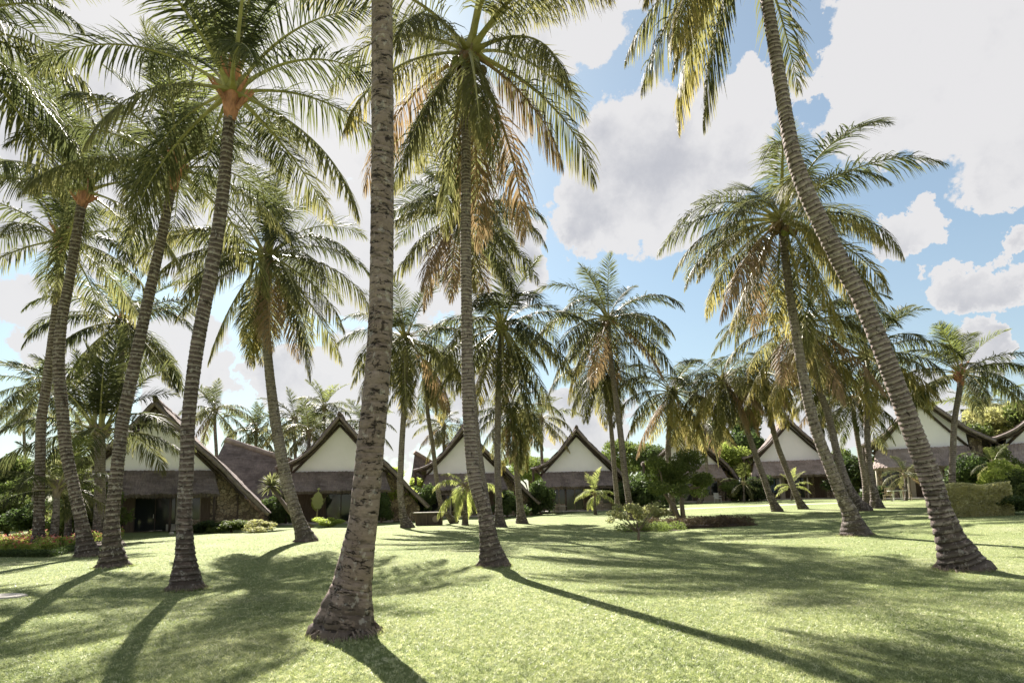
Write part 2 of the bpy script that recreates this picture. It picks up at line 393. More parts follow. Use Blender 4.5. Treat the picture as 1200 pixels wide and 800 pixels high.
MIXES = {
    'green': lambda f, g: 'frond_fresh' if f < .25 and g.random() < .6 else ('frond_green' if f < .75 or g.random() < .4 else 'frond_olive'),
    'olive': lambda f, g: 'frond_green' if f < .42 else ('frond_olive' if f < .8 or g.random() < .5 else ('frond_yellow' if g.random() < .6 else 'frond_dry')),
    'gold': lambda f, g: 'frond_green' if f < .3 else ('frond_olive' if f < .55 or g.random() < .25 else ('frond_yellow' if g.random() < .8 else 'frond_dry')),
    'brown': lambda f, g: 'frond_olive' if f < .35 else ('frond_yellow' if g.random() < .15 else ('frond_dry' if g.random() < .4 else 'frond_olive')),
    'lime': lambda f, g: 'frond_lime',
}
def trunk_mesh(path, radii, matn, ring=.1, sides=18, seed=0, rough=.035):
    """path: local points base->top. radii: (base, low, mid, top)"""
    g = np.random.default_rng(seed)
    P = np.array([tuple(p) for p in path]); 
    # Catmull-Rom smoothing
    Pp = np.concatenate([[2 * P[0] - P[1]], P, [2 * P[-1] - P[-2]]]); out = []
    for i in range(1, len(Pp) - 2):
        for s in np.linspace(0, 1, 14, endpoint=False):
            a, b_, c_, d_ = Pp[i - 1:i + 3]
            out.append(.5 * ((2 * b_) + (-a + c_) * s + (2 * a - 5 * b_ + 4 * c_ - d_) * s * s + (-a + 3 * b_ - 3 * c_ + d_) * s ** 3))
    out.append(P[-1]); out = np.array(out)
    ds = np.concatenate([[0], np.cumsum(np.linalg.norm(np.diff(out, axis=0), axis=1))]); Lt = ds[-1]
    ss = []; rg = []; s = 0; k = 0
    while s < Lt:
        h = ring * g.uniform(*((.7, 1.35) if rough > .03 else (.35, 2.0))) * (1.25 if s < 1.5 else 1)
        for f in (0, .12, .55, .97): ss.append(min(s + f * h, Lt)); rg.append(f)
        s += h
    ss = np.array(ss); rg = np.array(rg)
    C = np.stack([np.interp(ss, ds, out[:, k]) for k in range(3)], 1)
    T = norm(np.gradient(C, axis=0) + 1e-9)
    # smooth tangent
    a = norm(np.cross(T, [0, 1.0, 0]) + 1e-9); b_ = np.cross(T, a)
    r0, r1, r2, r3 = radii
    r1, r2 = r1 * .87, r2 * .92
    base = np.interp(ss, [0, .1, .3, .6, 1.3, Lt * .5, Lt], [r0 * 1.14, r0 * .94, r0 * .65 + r1 * .35, r0 * .27 + r1 * .73, r1, r2, r3])
    prof = np.interp(rg, [0, .12, .55, .97], [1 - rough * 1.0, 1 + rough * .9, 1 + rough * .2, 1 - rough * .4])
    th = np.linspace(0, 2 * PI, sides, endpoint=False)
    ph = g.uniform(0, 6, 6)
    lump = 1 + .03 * np.sin(2 * th[None] + ph[0] + ss[:, None] * .9) + .025 * np.sin(3 * th[None] + ph[1] - ss[:, None] * 1.7) \
        + (np.exp(-ss * 2.2)[:, None]) * (.10 * np.sin(5 * th[None] + ph[2]) + .07 * np.sin(8 * th[None] + ph[3]))
    jit = 1 + g.normal(0, rough * .38, (len(ss), sides))
    rr = (base * prof)[:, None] * lump * jit
    tilt = np.sin(th[None] + ph[4] + ss[:, None] * 1.3) * ring * .16
    V = C[:, None] + a[:, None] * (np.cos(th)[None] * rr)[..., None] + b_[:, None] * (np.sin(th)[None] * rr)[..., None] + T[:, None] * tilt[..., None]
    V[ss < .05, :, 2] -= .12
    n = len(ss); idx = np.arange(n * sides).reshape(n, sides)
    Q = np.stack([idx[:-1], np.roll(idx, -1, 1)[:-1], np.roll(idx, -1, 1)[1:], idx[1:]], -1).reshape(-1, 4)
    so = seed * 13.7 % 50
    tc = np.stack([np.cos(th)[None] * base[:, None], np.sin(th)[None] * base[:, None], np.repeat(ss[:, None], sides, 1)], -1) + so
    rgv = np.repeat(rg[:, None], sides, 1); hgv = np.repeat(ss[:, None], sides, 1)
    return npmesh('trunk', V.reshape(-1, 3), Q, [matn], None, {'tc': tc.reshape(-1, 3), 'rg': rgv.ravel(), 'hg': hgv.ravel()}, smooth=True)

def make_sheath(heart, tdir, r, h, matn, parent, seed):
    """fibrous bulge of old leaf bases under the crown"""
    g = random.Random(seed); mb = MB()
    t = Vector(tdir).normalized(); up = (t * .7 + Vector((0, 0, .3))).normalized()
    pts = [Vector(heart) + up * h * f for f in (-.75, -.5, -.2, .1, .38, .62)]
    mb.tube(pts, [r * .95, r * 1.3, r * 1.65, r * 1.75, r * 1.3, r * .5], 12, .12)
    for k in range(16):      # stubs of cut leaf bases
        a = g.uniform(0, 2 * PI); z = g.uniform(-.5, .35) * h; el = g.uniform(.7, 1.2)
        d = Vector((math.cos(a) * math.cos(el), math.sin(a) * math.cos(el), math.sin(el)))
        p = Vector(heart) + up * z + Vector((math.cos(a), math.sin(a), 0)) * r * 1.25
        mb.tube([p, p + d * h * .28, p + d * h * .5], [r * .45, r * .35, r * .12], 5)
    return mb.build('leaf_sheath', matn, parent)

FEET = []
def palm(label, base, path, radii=(.3, .17, .15, .11), kind='norm', mixn='green', n=24, L=4.2, emin=-50, emax=86, seed=1, nuts=0, lod='mid',
         trunk='trunk_grey', sheath='fibre_grey', Y=None, group='coconut palms of the garden', name='palm_tree', ring=.11, joined=False, cat='palm tree', azb=None, rough=.035, sides=16):
    g = random.Random(seed)
    bp = ground(*base) if Y is None else None
    if bp is None:
        bp = at(base[0], base[1], Y); bp.z = gz(bp.x, bp.y)
    Yd = bp.y
    FEET.append((bp.x, bp.y, radii[0]))
    bp.z = gz(bp.x, bp.y)
    if n > 15 and not joined:
        n = int(n * (1.0 if kind == 'spread' else 1.25)); L *= 1.06
    root = empty(name, bp); props(root, label, cat, group)
    pts = [Vector((0, 0, 0))]
    for i, p in enumerate(path):
        dY = p[2] if len(p) > 2 else 0
        pts.append(at(p[0], p[1], Yd + dY) - bp)
    heart = pts[-1]; tdir = (pts[-1] - pts[-2]).normalized()
    r3 = radii[3]
    link('trunk', trunk_mesh(pts, radii, trunk, ring, sides, seed, rough), root)
    if lod == 'hi':
        mb = MB(); r0 = radii[0]
        for k in range(170):
            a = g.uniform(0, 2 * PI); u = Vector((math.cos(a), math.sin(a), 0)); v = Vector((-u.y, u.x, 0)) * g.uniform(-.05, .05)
            q = r0 * g.uniform(.98, 1.06); e = q + g.uniform(.02, .11)
            mb.tube([u * q * .97 + Vector((0, 0, g.uniform(.02, .11))), u * (q + e) * .5 + v + Vector((0, 0, g.uniform(.02, .05))), u * e + v * 2 - Vector((0, 0, .02))], [.011, .010, .005], 4)
        mb.build('root_mat', 'bark', root)
    make_sheath(heart, tdir, r3, (.95 if sheath == 'fibre' else .62) if r3 > .09 else .4, sheath, root, seed)
    fr = []
    for i in range(n):
        f = i / (n - 1)
        e = emax + (emin - emax) * f ** (1.35 if kind == 'spread' else .92) + g.uniform(-10, 10)
        b_ = min(range(len(BINS)), key=lambda k: abs(BINS[k][0] - e))
        az = i * 2.39996 + seed * 1.7 + g.uniform(-.45, .45)
        if azb and g.random() < azb[1]:
            az = azb[0] + g.gauss(0, .7)
        fr.append((b_, az, g.uniform(.85, 1.08) * L / 4.2 * (.8 if f < .08 else 1), MIXES[mixn](f, g), g.randrange(3), g.uniform(-.08, .08), g.uniform(-.08, .08), f))
    hc = heart + tdir * .12
    if joined:
        Vs, Qs, As, Ms = [], [], [], []; off = 0; mats = []
        for b_, az, sc, mt, var, tx, ty, f in fr:
            bank(lod, b_, var, mt, kind); V, Q, A, MI = BANK[(lod, b_, var, mt, kind, 'arr')]
            rm = np.array(Matrix.Rotation(az, 3, 'Z')); V2 = (V * sc) @ rm.T + np.array(hc)
            if mt not in mats: mats.append(mt)
            Vs.append(V2); Qs.append(Q + off); As.append(A); Ms.append(np.where(MI == 0, mats.index(mt), 9)); off += len(V)
        mi = np.concatenate(Ms); mi[mi == 9] = len(mats)
        link('crown', npmesh('crown', np.concatenate(Vs), np.concatenate(Qs), mats + ['rachis'], mi, {'lt': np.concatenate(As)}), root)
    else:
        for b_, az, sc, mt, var, tx, ty, f in fr:
            d = Vector((math.cos(az), math.sin(az), 0))
            link('frond', bank(lod, b_, var, mt, kind), root, hc + d * r3 * .9 - Vector((0, 0, .22 * f)), (tx, ty, az), sc)
    for k in range(nuts):
        a = g.uniform(0, 2 * PI); rr = g.uniform(.2, .42); mb = MB().sphere((0, 0, 0), .13, 10, 8, 1.15)
        o = mb.build('coconut', g.choice(['nut', 'nut_green', 'nut']), root, True, heart + Vector((math.cos(a) * rr, math.sin(a) * rr, -.25 - g.random() * .35)))
    return root

GL = 'coconut palms growing out of the open lawn'
GM = 'coconut palms in front of the bungalows'
GB = 'palms rising behind the bungalows'
# --- the tall palms of the lawn
palm('nearest palm, thick pale trunk with black bark scars and flared foot, crown above the picture', (405, 742),
     [(409, 712), (413, 690), (421, 640), (427, 600), (434, 520), (442, 440), (447, 350), (448, 200), (448, 0), (447, -260), (447, -470)], (.37, .20, .155, .11), 'norm', 'olive', 24, 4.4, seed=11, lod='hi',
     trunk='trunk_hero', group=GL, ring=.13, sides=28, rough=.02)
palm('tall slender upright palm in the middle with hanging brown and yellow fronds and coconuts', (578, 663),
     [(574, 640), (568, 600), (556, 560), (550, 500), (548, 440), (546, 300), (546, 180), (547, 105), (550, 62)], (.37, .20, .15, .12), 'hang', 'brown', 21, 4.6, -62, 76, seed=4, nuts=14, lod='hi',
     trunk='trunk_pink', group=GL, ring=.09)
palm('long ringed trunk leaning left across the sky from a broad foot at right', (1128, 667),
     [(1117, 640), (1102, 600), (1090, 560), (1068, 500), (1038, 420), (1009, 350), (982, 300), (935, 200), (915, 100), (898, 0), (878, -90)], (.42, .22, .175, .11), 'hang', 'gold', 18, 4.2, -62, 78, seed=22, lod='hi', azb=(PI * .95, .45),
     trunk='trunk_pink', group=GL, ring=.10, sides=22, rough=.06)
palm('dark ringed palm beside the left bungalow door, tall leaning trunk, orange leaf bases, upswept fronds', (218, 690),
     [(217, 655), (216, 600), (219, 540), (222, 480), (232, 400), (251, 300), (260, 235), (267, 160), (272, 105)], (.30, .15, .14, .11), 'spread', 'green', 22, 3.9, -18, 84, seed=31, lod='hi',
     trunk='trunk_brown', sheath='fibre', group=GL, ring=.10, rough=.05)
palm('palm leaning right with mottled white foot in the left lawn, orange leaf bases', (133, 664),
     [(131, 630), (132, 600), (136, 560), (143, 500), (155, 440), (163, 400), (176, 340), (187, 290), (196, 245), (206, 197)], (.38, .2, .16, .12), 'spread', 'green', 22, 4.1, -18, 84, seed=45, lod='hi',
     trunk='trunk_brown', sheath='fibre', group=GL, ring=.12, rough=.05)
palm('palm with trunk kicking right at its broad dark foot beside the flower bed', (103, 652),
     [(95, 610), (86, 570), (78, 530), (73, 480), (69, 430), (72, 380), (79, 340), (86, 300), (94, 250), (98, 222)], (.38, .22, .19, .14), 'spread', 'green', 20, 4.4, -25, 82, seed=52, lod='hi',
     trunk='trunk_brown', sheath='fibre', group=GL, ring=.13, rough=.05)
palm('leftmost palm with a thin upright trunk standing in the flower bed', (45, 642),
     [(46, 600), (47, 540), (49, 490), (56, 440), (61, 400), (68, 340), (71, 305), (72, 280)], (.3, .22, .19, .15), 'spread', 'green', 20, 4.4, -30, 80, seed=63, lod='mid',
     trunk='trunk_brown', sheath='fibre', group=GL, ring=.14)
palm('full rounded palm with long drooping olive fronds between the first two bungalows', (358, 634),
     [(353, 618), (347, 600), (335, 560), (324, 500), (316, 440), (312, 380), (312, 325), (313, 300)], (.45, .3, .23, .16), 'norm', 'olive', 32, 5.3, -62, 80, seed=77, nuts=6, lod='hi',
     trunk='trunk_grey', group=GL, ring=.15)
palm('large golden palm at right with wide drooping yellow-tipped crown behind the long leaning trunk', (1004, 627),
     [(996, 600), (986, 580), (970, 541), (954, 496), (941, 440), (932, 385), (925, 340), (919, 290), (916, 258)], (.48, .24, .17, .13), 'norm', 'gold', 34, 4.6, -64, 72, seed=86, nuts=8, lod='hi',
     trunk='trunk_grey', group=GL, ring=.14)
palm('palm directly behind the middle slender one, its wide crown halfway up that trunk', (573, 621),
     [(572, 600), (566, 560), (558, 500), (551, 420), (545, 330), (541, 252)], (.34, .2, .16, .13), 'norm', 'olive', 30, 5.3, -56, 78, seed=93, lod='mid', nuts=5, group=GM)
palm('palm with broad hanging olive crown just right of the slender middle trunk', (586, 617),
     [(584, 580), (583, 530), (584, 460), (586, 410), (588, 384)], (.4, .24, .2, .14), 'norm', 'olive', 30, 5.7, -64, 72, seed=104, lod='mid', group=GM)
palm('short palm with dark bushy hanging crown left of the fourth bungalow', (612, 613),
     [(608, 580), (605, 540), (602, 505), (600, 484)], (.42, .25, .2, .15), 'hang', 'olive', 26, 3.6, -66, 60, seed=115, lod='mid', group=GM)
palm('palm with curved foot right of the second bungalow gable and a green crown', (477, 618),
     [(472, 600), (469, 570), (471, 520), (474, 470), (475, 425), (475, 396)], (.42, .22, .19, .15), 'norm', 'olive', 26, 4.8, -60, 76, seed=121, lod='mid', group=GM)
palm('thin palm in front of the third bungalow with strongly bent foot', (534, 613),
     [(527, 606), (517, 590), (513, 572), (510, 548), (507, 520), (501, 480), (500, 428)], (.3, .2, .16, .13), 'hang', 'olive', 22, 3.9, -60, 70, seed=133, lod='mid', group=GM)
palm('upper palm of the pair right of the fourth bungalow, straight trunk and ragged crown', (740, 609),
     [(736, 580), (732, 552), (725, 490), (718, 440), (714, 400), (713, 374)], (.32, .24, .2, .15), 'norm', 'olive', 28, 5.3, -58, 82, seed=142, lod='mid', nuts=4, group=GM)
palm('lower palm of the pair right of the fourth bungalow, thin trunk and hanging olive crown', (724, 607),
     [(723, 585), (720, 550), (714, 480), (706, 445), (702, 432)], (.28, .2, .17, .13), 'hang', 'olive', 20, 4.0, -60, 50, seed=151, lod='mid', group=GM)
palm('dark green palm rising over the round leafy tree', (790, 604),
     [(786, 570), (783, 530), (785, 490), (788, 460)], (.34, .24, .2, .16), 'norm', 'gold', 24, 4.6, -60, 74, seed=163, lod='mid', group=GM)
palm('slanting palm left of the sixth bungalow with a bright yellow hanging crown', (911, 599),
     [(902, 580), (896, 562), (886, 535), (876, 505), (862, 470), (848, 446)], (.34, .22, .19, .15), 'hang', 'gold', 24, 3.9, -62, 60, seed=172, lod='mid', group=GM)
palm('thin slanting palm crossing the sixth bungalow gable', (941, 596),
     [(932, 577), (921, 548), (909, 515), (900, 475), (893, 438)], (.32, .22, .18, .14), 'hang', 'gold', 22, 3.9, -60, 62, seed=184, lod='mid', group=GM)
palm('parallel slanting palm close behind the golden one, foot right of its foot', (1014, 598),
     [(1005, 588), (992, 566), (981, 530), (970, 485), (957, 447), (947, 408), (941, 380)], (.4, .26, .2, .15), 'norm', 'gold', 28, 5.3, -62, 72, seed=192, lod='mid', group=GM)
palm('short thin palm left of the seventh bungalow with small crown low in the sky', (1016, 592),
     [(1013, 560), (1006, 520), (1001, 490), (999, 470)], (.28, .2, .17, .13), 'norm', 'green', 22, 3.6, -35, 76, seed=203, lod='mid', group=GM)
palm('taller straight thin palm left of the seventh bungalow, fronds spreading over the sky', (1028, 595),
     [(1024, 575), (1019, 548), (1016, 500), (1016, 450), (1015, 418)], (.38, .22, .18, .14), 'norm', 'olive', 24, 4.8, -45, 74, seed=214, lod='mid', group=GM)
palm('palm alone against the sky at far right, before the right slope of the seventh bungalow', (1117, 592),
     [(1116, 560), (1117, 520), (1119, 490), (1124, 460), (1126, 438)], (.3, .19, .17, .14), 'norm', 'green', 22, 3.9, -22, 84, seed=226, lod='mid', sheath='fibre', Y=34, group=GM)
# --- left thicket
palm('palm between the two leaning left trunks with spreading mid-height crown', (127, 628),
     [(132, 580), (138, 500), (142, 430), (143, 378)], (.3, .2, .17, .14), 'norm', 'green', 24, 5.0, -46, 78, seed=233, lod='mid', sheath='fibre', group=GM)
palm('low full palm with upright dark green fronds left of the first gable', (116, 632),
     [(117, 580), (117, 540), (117, 505)], (.36, .3, .28, .24), 'spread', 'green', 26, 4.9, -12, 86, seed=241, lod='mid', group=GM)
palm('palm at far left with hanging grey-green fronds behind the leftmost trunk', (38, 628),
     [(41, 580), (46, 520), (50, 455)], (.28, .18, .15, .12), 'norm', 'green', 18, 3.4, -40, 66, seed=252, lod='mid', group=GM)
palm('young palm with pale green stem and low arching fronds in the flower bed', (61, 641),
     [(64, 620), (66, 598), (67, 572)], (.2, .17, .15, .1), 'spread', 'green', 12, 2.7, -6, 70, seed=263, lod='mid', group=GM)
palm('short palm behind the bent left palm with bushy low fronds', (80, 632),
     [(80, 610), (82, 590), (86, 572)], (.2, .17, .15, .1), 'norm', 'green', 16, 2.3, -30, 76, seed=272, lod='mid', group=GM)
palm('palm beyond the left edge whose frond tip reaches in at the upper left', (-95, 690),
     [(-92, 600), (-86, 450), (-72, 250), (-62, 90), (-58, 30)], (.3, .17, .15, .11), 'norm', 'green', 20, 3.9, -20, 80, seed=285, lod='mid', group=GL, trunk='trunk_brown')
# --- behind the bungalows
far = [('tallest of the hazy palms behind the second bungalow', 380, 478, 66, 'green', 1), ('pale palm behind the left slope of the second gable', 345, 492, 62, 'olive', 2),
       ('palm with low crown close over the second gable slope', 362, 508, 58, 'olive', 3), ('palm just right of the second gable peak behind the nearest trunk', 428, 500, 64, 'green', 4),
       ('palm above the dark thatched rear roof at left', 252, 482, 60, 'olive', 5), ('palm left of the second bungalow, crown against its rear roof', 300, 505, 64, 'green', 6),
       ('tiny far palm at the left edge above the shrubs', 28, 484, 70, 'green', 7), ('small upright palm behind the bushes at far right', 1148, 484, 56, 'green', 8),
       ('palm behind the third bungalow between the hanging crowns', 520, 500, 66, 'olive', 9), ('palm behind the fifth bungalow', 826, 500, 60, 'gold', 10),
       ('palm behind the sixth bungalow peak', 962, 470, 64, 'olive', 11), ('palm low behind the far bushes beside the seventh gable', 1172, 500, 60, 'green', 12),
       ('palm crown showing between the third and fourth gables', 634, 492, 62, 'olive', 13), ('far palm left of the first gable peak', 92, 505, 60, 'green', 14)]
for lb, x, y, Y, mx, sd in far:
    palm(lb, (x + (sd % 5 - 2) * 3, 600), [(x + 2, 560), (x, y + 20), (x, y)], (.3, .2, .18, .14), 'norm', mx, 22, 4.4, -45, 82, seed=300 + sd, lod='lo', Y=Y, group=GB, joined=True, ring=.3)
# --- young palms
YG = 'young palms planted near the bungalows'
palm('young lime-green palm on the lawn before the fourth bungalow', (698, 603), [(697, 592), (697, 579)], (.14, .12, .1, .08), 'norm', 'lime', 12, 2.2, -10, 82, seed=401, lod='mid', group=YG, name='young_palm', cat='young palm')
palm('yellowing young palm on a thin stem before the third bungalow', (545, 615), [(545, 600), (544, 585), (546, 571)], (.22, .19, .17, .12), 'hang', 'lime', 12, 2.6, -35, 62, seed=412, lod='mid', group=YG, name='young_palm', cat='young palm')
palm('small green palm between the fifth and sixth bungalows', (872, 592), [(872, 580), (871, 566)], (.12, .1, .1, .07), 'norm', 'green', 12, 2.5, -20, 80, seed=421, lod='mid', group=YG, name='young_palm', cat='young palm', Y=58)
palm('small drooping palm in front of the left porch post of the seventh bungalow', (1062, 588), [(1062, 574), (1060, 556)], (.12, .1, .1, .07), 'norm', 'olive', 11, 2.0, -20, 76, seed=433, lod='mid', group=YG, name='young_palm', cat='young palm', Y=43)
palm('young pale palm right of the seventh bungalow above the hedge', (1165, 588), [(1165, 565), (1164, 543)], (.12, .1, .1, .07), 'norm', 'green', 9, 1.7, -20, 76, seed=442, lod='mid', group=YG, name='young_palm', cat='young palm', Y=36)
palm('small fresh palm in front of the blue-curtained window of the sixth bungalow', (928, 592), [(928, 580), (928, 570)], (.1, .1, .09, .06), 'norm', 'lime', 10, 1.9, -5, 80, seed=452, lod='mid', group=YG, name='young_palm', cat='young palm', Y=56)

# ------------------------------------------------------------------ leafy plants
def leaves(lobes, n, size, matn, seed, jitter=.18, aspect=.5, inner=.25, up=.2):
    g = np.random.default_rng(seed)
    lobes = np.array(lobes, float)     # x y z rx ry rz
    area = (lobes[:, 3] * lobes[:, 4] + lobes[:, 5] * lobes[:, 3]); pk = g.choice(len(lobes), n, p=area / area.sum())
    d = norm(g.normal(size=(n, 3))); rad = 1 - np.abs(g.normal(0, jitter, n)); rad = np.where(g.random(n) < inner, g.uniform(.3, 1, n), rad)
    rad *= 1 + .12 * np.sin(d[:, 0] * 7 + pk) * np.cos(d[:, 2] * 6 + pk * 2)
    c = lobes[pk, :3] + d * lobes[pk, 3:] * rad[:, None]
    nrm = norm(d * .6 + g.normal(size=(n, 3)) * .7 + np.array([0, 0, up]))
    a = norm(np.cross(nrm, g.normal(size=(n, 3)))); b_ = np.cross(nrm, a)
    s = size * g.uniform(.6, 1.3, n)
    A = a * s[:, None]; B = b_ * (s * aspect)[:, None]; bendv = nrm * (s * .25)[:, None]
    V = np.stack([c - A - bendv, c + B, c + A - bendv, c - B], 1).reshape(-1, 3)
    Q = np.arange(n * 4).reshape(n, 4)
    lt = np.repeat(g.random(n), 4)
    return V, Q, lt
def leafobj(name, parent, lobes, n, size, matn, seed, **k):
    V, Q, lt = leaves(lobes, n, size, matn, seed, **k)
    return link(name, npmesh(name, V, Q, [matn], None, {'lt': lt}), parent)
TV = {}
def tree_variant(kind, v):
    if (kind, v) in TV: return TV[(kind, v)]
    g = random.Random(v * 17 + len(kind) * 3); lob = []
    if kind == 'round':      # unit: height ~1, crown wide
        for k in range(15):
            a = g.uniform(0, 2 * PI); r = g.uniform(0, .42); z = g.uniform(.42, .85)
            s = g.uniform(.11, .2); lob.append((math.cos(a) * r, math.sin(a) * r, z - r * .35, s, s, s * .75))
        n, sz, lm = 7500, .024, 'leaf_dark'
    elif kind == 'spread':    # flat layered
        for k in range(16):
            a = g.uniform(0, 2 * PI); r = g.uniform(.05, .62); z = g.uniform(.55, .95)
            s = g.uniform(.12, .22); lob.append((math.cos(a) * r, math.sin(a) * r, z - r * .25, s * 1.2, s * 1.2, s * .5))
        n, sz, lm = 7500, .022, 'leaf_mid'
    else:                     # bush: from ground
        for k in range(16):
            a = g.uniform(0, 2 * PI); r = g.uniform(0, .55); z = g.uniform(.2, .8)
            s = g.uniform(.16, .3); lob.append((math.cos(a) * r, math.sin(a) * r, z * (1 - r * .4), s, s, s * .8))
        n, sz, lm = 5200, .042, 'leaf_mid'
    V, Q, lt = leaves(lob, n, sz, lm, v, jitter=.27)
    cm = npmesh('crown', V, Q, [lm], None, {'lt': lt})
    mb = MB(); top = .5
    mb.tube([(0, 0, -.03), (.01, .01, .2), (.0, .02, top)], [.045, .03, .02], 9, .08)
    for l in lob[::2]:
        mid = Vector((l[0] * .4, l[1] * .4, .28 + l[2] * .3)); mb.tube([(0, 0, .18), mid, Vector(l[:3])], [.02, .014, .005], 6)
    TV[(kind, v)] = (cm, mb.mesh('trunk', 'bark', True)); return TV[(kind, v)]
def tree(label, px, Y, H, W, kind='round', v=0, leaf=None, group='leafy trees behind the bungalows', name='leafy_tree', cat='tree', z0=0, rot=None):
    p = at(px, 590, Y); p.z = gz(p.x, p.y) + z0
    cm, tm = tree_variant(kind, v); r = empty(name, p, rot if rot is not None else px * .37); props(r, label, cat, group)
    o = link('crown' if cat == 'tree' else 'foliage', cm, r, sc=(W, W, H))
    if leaf:
        o.material_slots[0].link = 'OBJECT'; o.material_slots[0].material = M[leaf]
    link('trunk' if cat == 'tree' else 'stem', tm, r, sc=(W, W, H)); return r

TB = 'leafy trees behind the bungalows'
tree('dark spreading tree right of the fourth bungalow roof', 738, 78, 9, 7.5, 'spread', 0, 'leaf_mid')
tree('dark tree behind the round garden tree', 770, 72, 8, 7, 'round', 1)
tree('tall dark tree left of the lime tree, behind the fifth bungalow', 845, 80, 12, 10, 'round', 2)
tree('largest dark tree left of the sixth gable', 885, 84, 14, 11, 'round', 0)
tree('bright lime-green tree left of the sixth bungalow', 862, 66, 7.2, 6, 'round', 1, 'leaf_lime')
tree('pale green tree between the sixth and seventh gables', 998, 62, 5.8, 6, 'round', 2, 'leaf_mid')
tree('bushy tree just right of the seventh gable', 1135, 62, 8.5, 8, 'spread', 1, 'leaf_mid')
tree('sunlit spreading tree at the far right skyline', 1175, 56, 9.6, 9, 'spread', 2, 'leaf_pale')
tree('broad green tree cut by the right edge', 1215, 50, 8.8, 9, 'round', 0, 'leaf_mid')
tree('tree at the left edge behind the flower bed', 8, 46, 6.8, 6, 'round', 1, 'leaf_mid')
tree('lighter tree at left between the trunks', 38, 52, 6.6, 6, 'spread', 0, 'leaf_pale')
tree('dark tree left of the first bungalow', 88, 56, 7.5, 7, 'round', 2, 'leaf_mid')
tree('green tree between the second and third bungalows', 462, 62, 5.6, 6.5, 'round', 0, 'leaf_lime')
tree('dark tree between the third and fourth bungalows', 622, 74, 7.5, 7, 'spread', 2, 'leaf_mid')
tree('green tree behind the dark rear roof', 270, 76, 7.5, 8, 'round', 1, 'leaf_pale')
tree('green tree left of the second gable, low behind its roof', 335, 74, 7.5, 8, 'spread', 1, 'leaf_pale')
tree('tree behind the nearest trunk at the second gable', 420, 78, 7.5, 8, 'round', 2, 'leaf_pale')
tree('low dark tree left of the third bungalow', 496, 72, 5.5, 7, 'round', 1, 'leaf_mid')
tree('tree left of the seventh bungalow porch', 1030, 68, 5.4, 6, 'spread', 0, 'leaf_dark')
tree('tree between the fourth bungalow and the pair of palms', 715, 86, 8, 8, 'round', 2, 'leaf_mid')
# garden tree with twin stems
p = ground(799, 607); r = empty('garden_tree', p); props(r, 'round leafy garden tree with forked dark stems rising from the low purple bed', 'tree')
g = random.Random(5); lob = []
for k in range(26):
    a = g.uniform(0, 2 * PI); rr = g.uniform(.2, 2.1); lob.append((-.55 + math.cos(a) * rr, math.sin(a) * rr, g.uniform(2.1, 4.2) - rr * .25, .62, .62, .45))
leafobj('crown', r, lob, 15000, .085, 'leaf_mid', 5, aspect=.35)
mb = MB()
mb.tube([(-.1, 0, -.1), (-.5, 0, .7), (-1.15, .1, 1.9), (-1.3, .1, 3)], [.15, .12, .09, .04], 9, .06)
mb.tube([(.1, 0, -.1), (.05, 0, .8), (.1, .1, 1.9), (-.1, .1, 3.4)], [.16, .13, .1, .04], 9, .06)
for l in lob[::2]: mb.tube([(-.5 + l[0] * .3, 0, 1.7), Vector(l[:3]) * .8, l[:3]], [.06, .04, .015], 6)
mb.build('trunk', 'bark', r, True)

SB = 'shrubs around the bungalow walls'
sh = [('dense shrub at the left edge behind the flowers', 10, 38, 3.2, 3.4, 'leaf_mid'), ('dark shrub behind the leftmost palm foot', 40, 36, 2.6, 3, 'leaf_dark'),
      ('shrub left of the first bungalow porch', 112, 33.5, 3.6, 3.2, 'leaf_mid'), ('low dark shrub at the foot of the first stone wall', 245, 36.4, .9, 2, 'leaf_dark'),
      ('low dark shrub farther along the first stone wall', 272, 36.4, .9, 2, 'leaf_mid'), ('pale clipped shrub between the first two bungalows', 303, 36, .85, 1.9, 'leaf_pale'),
      ('dark shrub left of the second bungalow porch', 325, 45, 2.6, 2.4, 'leaf_dark'), ('fresh green leafy clump at the foot of the banana plant', 385, 40, .8, 1.6, 'leaf_lime'),
      ('climbing shrub on the right corner of the second bungalow', 447, 46, 2.6, 2, 'leaf_dark'), ('green shrub right of the second bungalow', 463, 50, 4.2, 3.6, 'leaf_lime'),
      ('dark shrub under the left roof flare of the third bungalow', 493, 53, 3.6, 2.4, 'leaf_dark'), ('shrub right of the third bungalow corner', 594, 52, 2.6, 2.6, 'leaf_dark'),
      ('shrub under the left roof flare of the fourth bungalow', 633, 57, 4, 2.6, 'leaf_dark'), ('dark shrub behind the palm pair', 735, 60, 4, 4, 'leaf_dark'),
      ('dark shrub behind the garden tree stems', 762, 58, 3.6, 4, 'leaf_dark'), ('shrub right of the fifth bungalow porch', 868, 62, 2.6, 4, 'leaf_mid'),
      ('dark shrub left of the sixth bungalow porch', 885, 60, 3.0, 3, 'leaf_dark'), ('dark shrub under the right slope of the sixth roof', 1000, 56, 4.5, 4.5, 'leaf_dark'),
      ('low shrub beside the thin palms left of the seventh bungalow', 1028, 48, 1.4, 2.4, 'leaf_dark'), ('dark shrub right of the seventh bungalow', 1150, 42, 3.6, 4, 'leaf_dark'),
      ('green shrub behind the right end of the hedge', 1178, 32, 2.6, 2.4, 'leaf_lime'), ('leafy shrub at the right edge beside the hedge', 1200, 27, 2.1, 2.2, 'leaf_mid'),
      ('low shrub row piece at the right edge in shade', 1185, 24.5, .9, 1.6, 'leaf_dark'), ('shrub under the eighth bungalow roof', 1172, 44, 4.2, 3.4, 'leaf_mid'),
      ('tall shrub between the first bungalow and the rear roof', 150, 62, 4.5, 4, 'leaf_dark'), ('shrub behind the wooden counter', 478, 54, 2.4, 4, 'leaf_mid')]
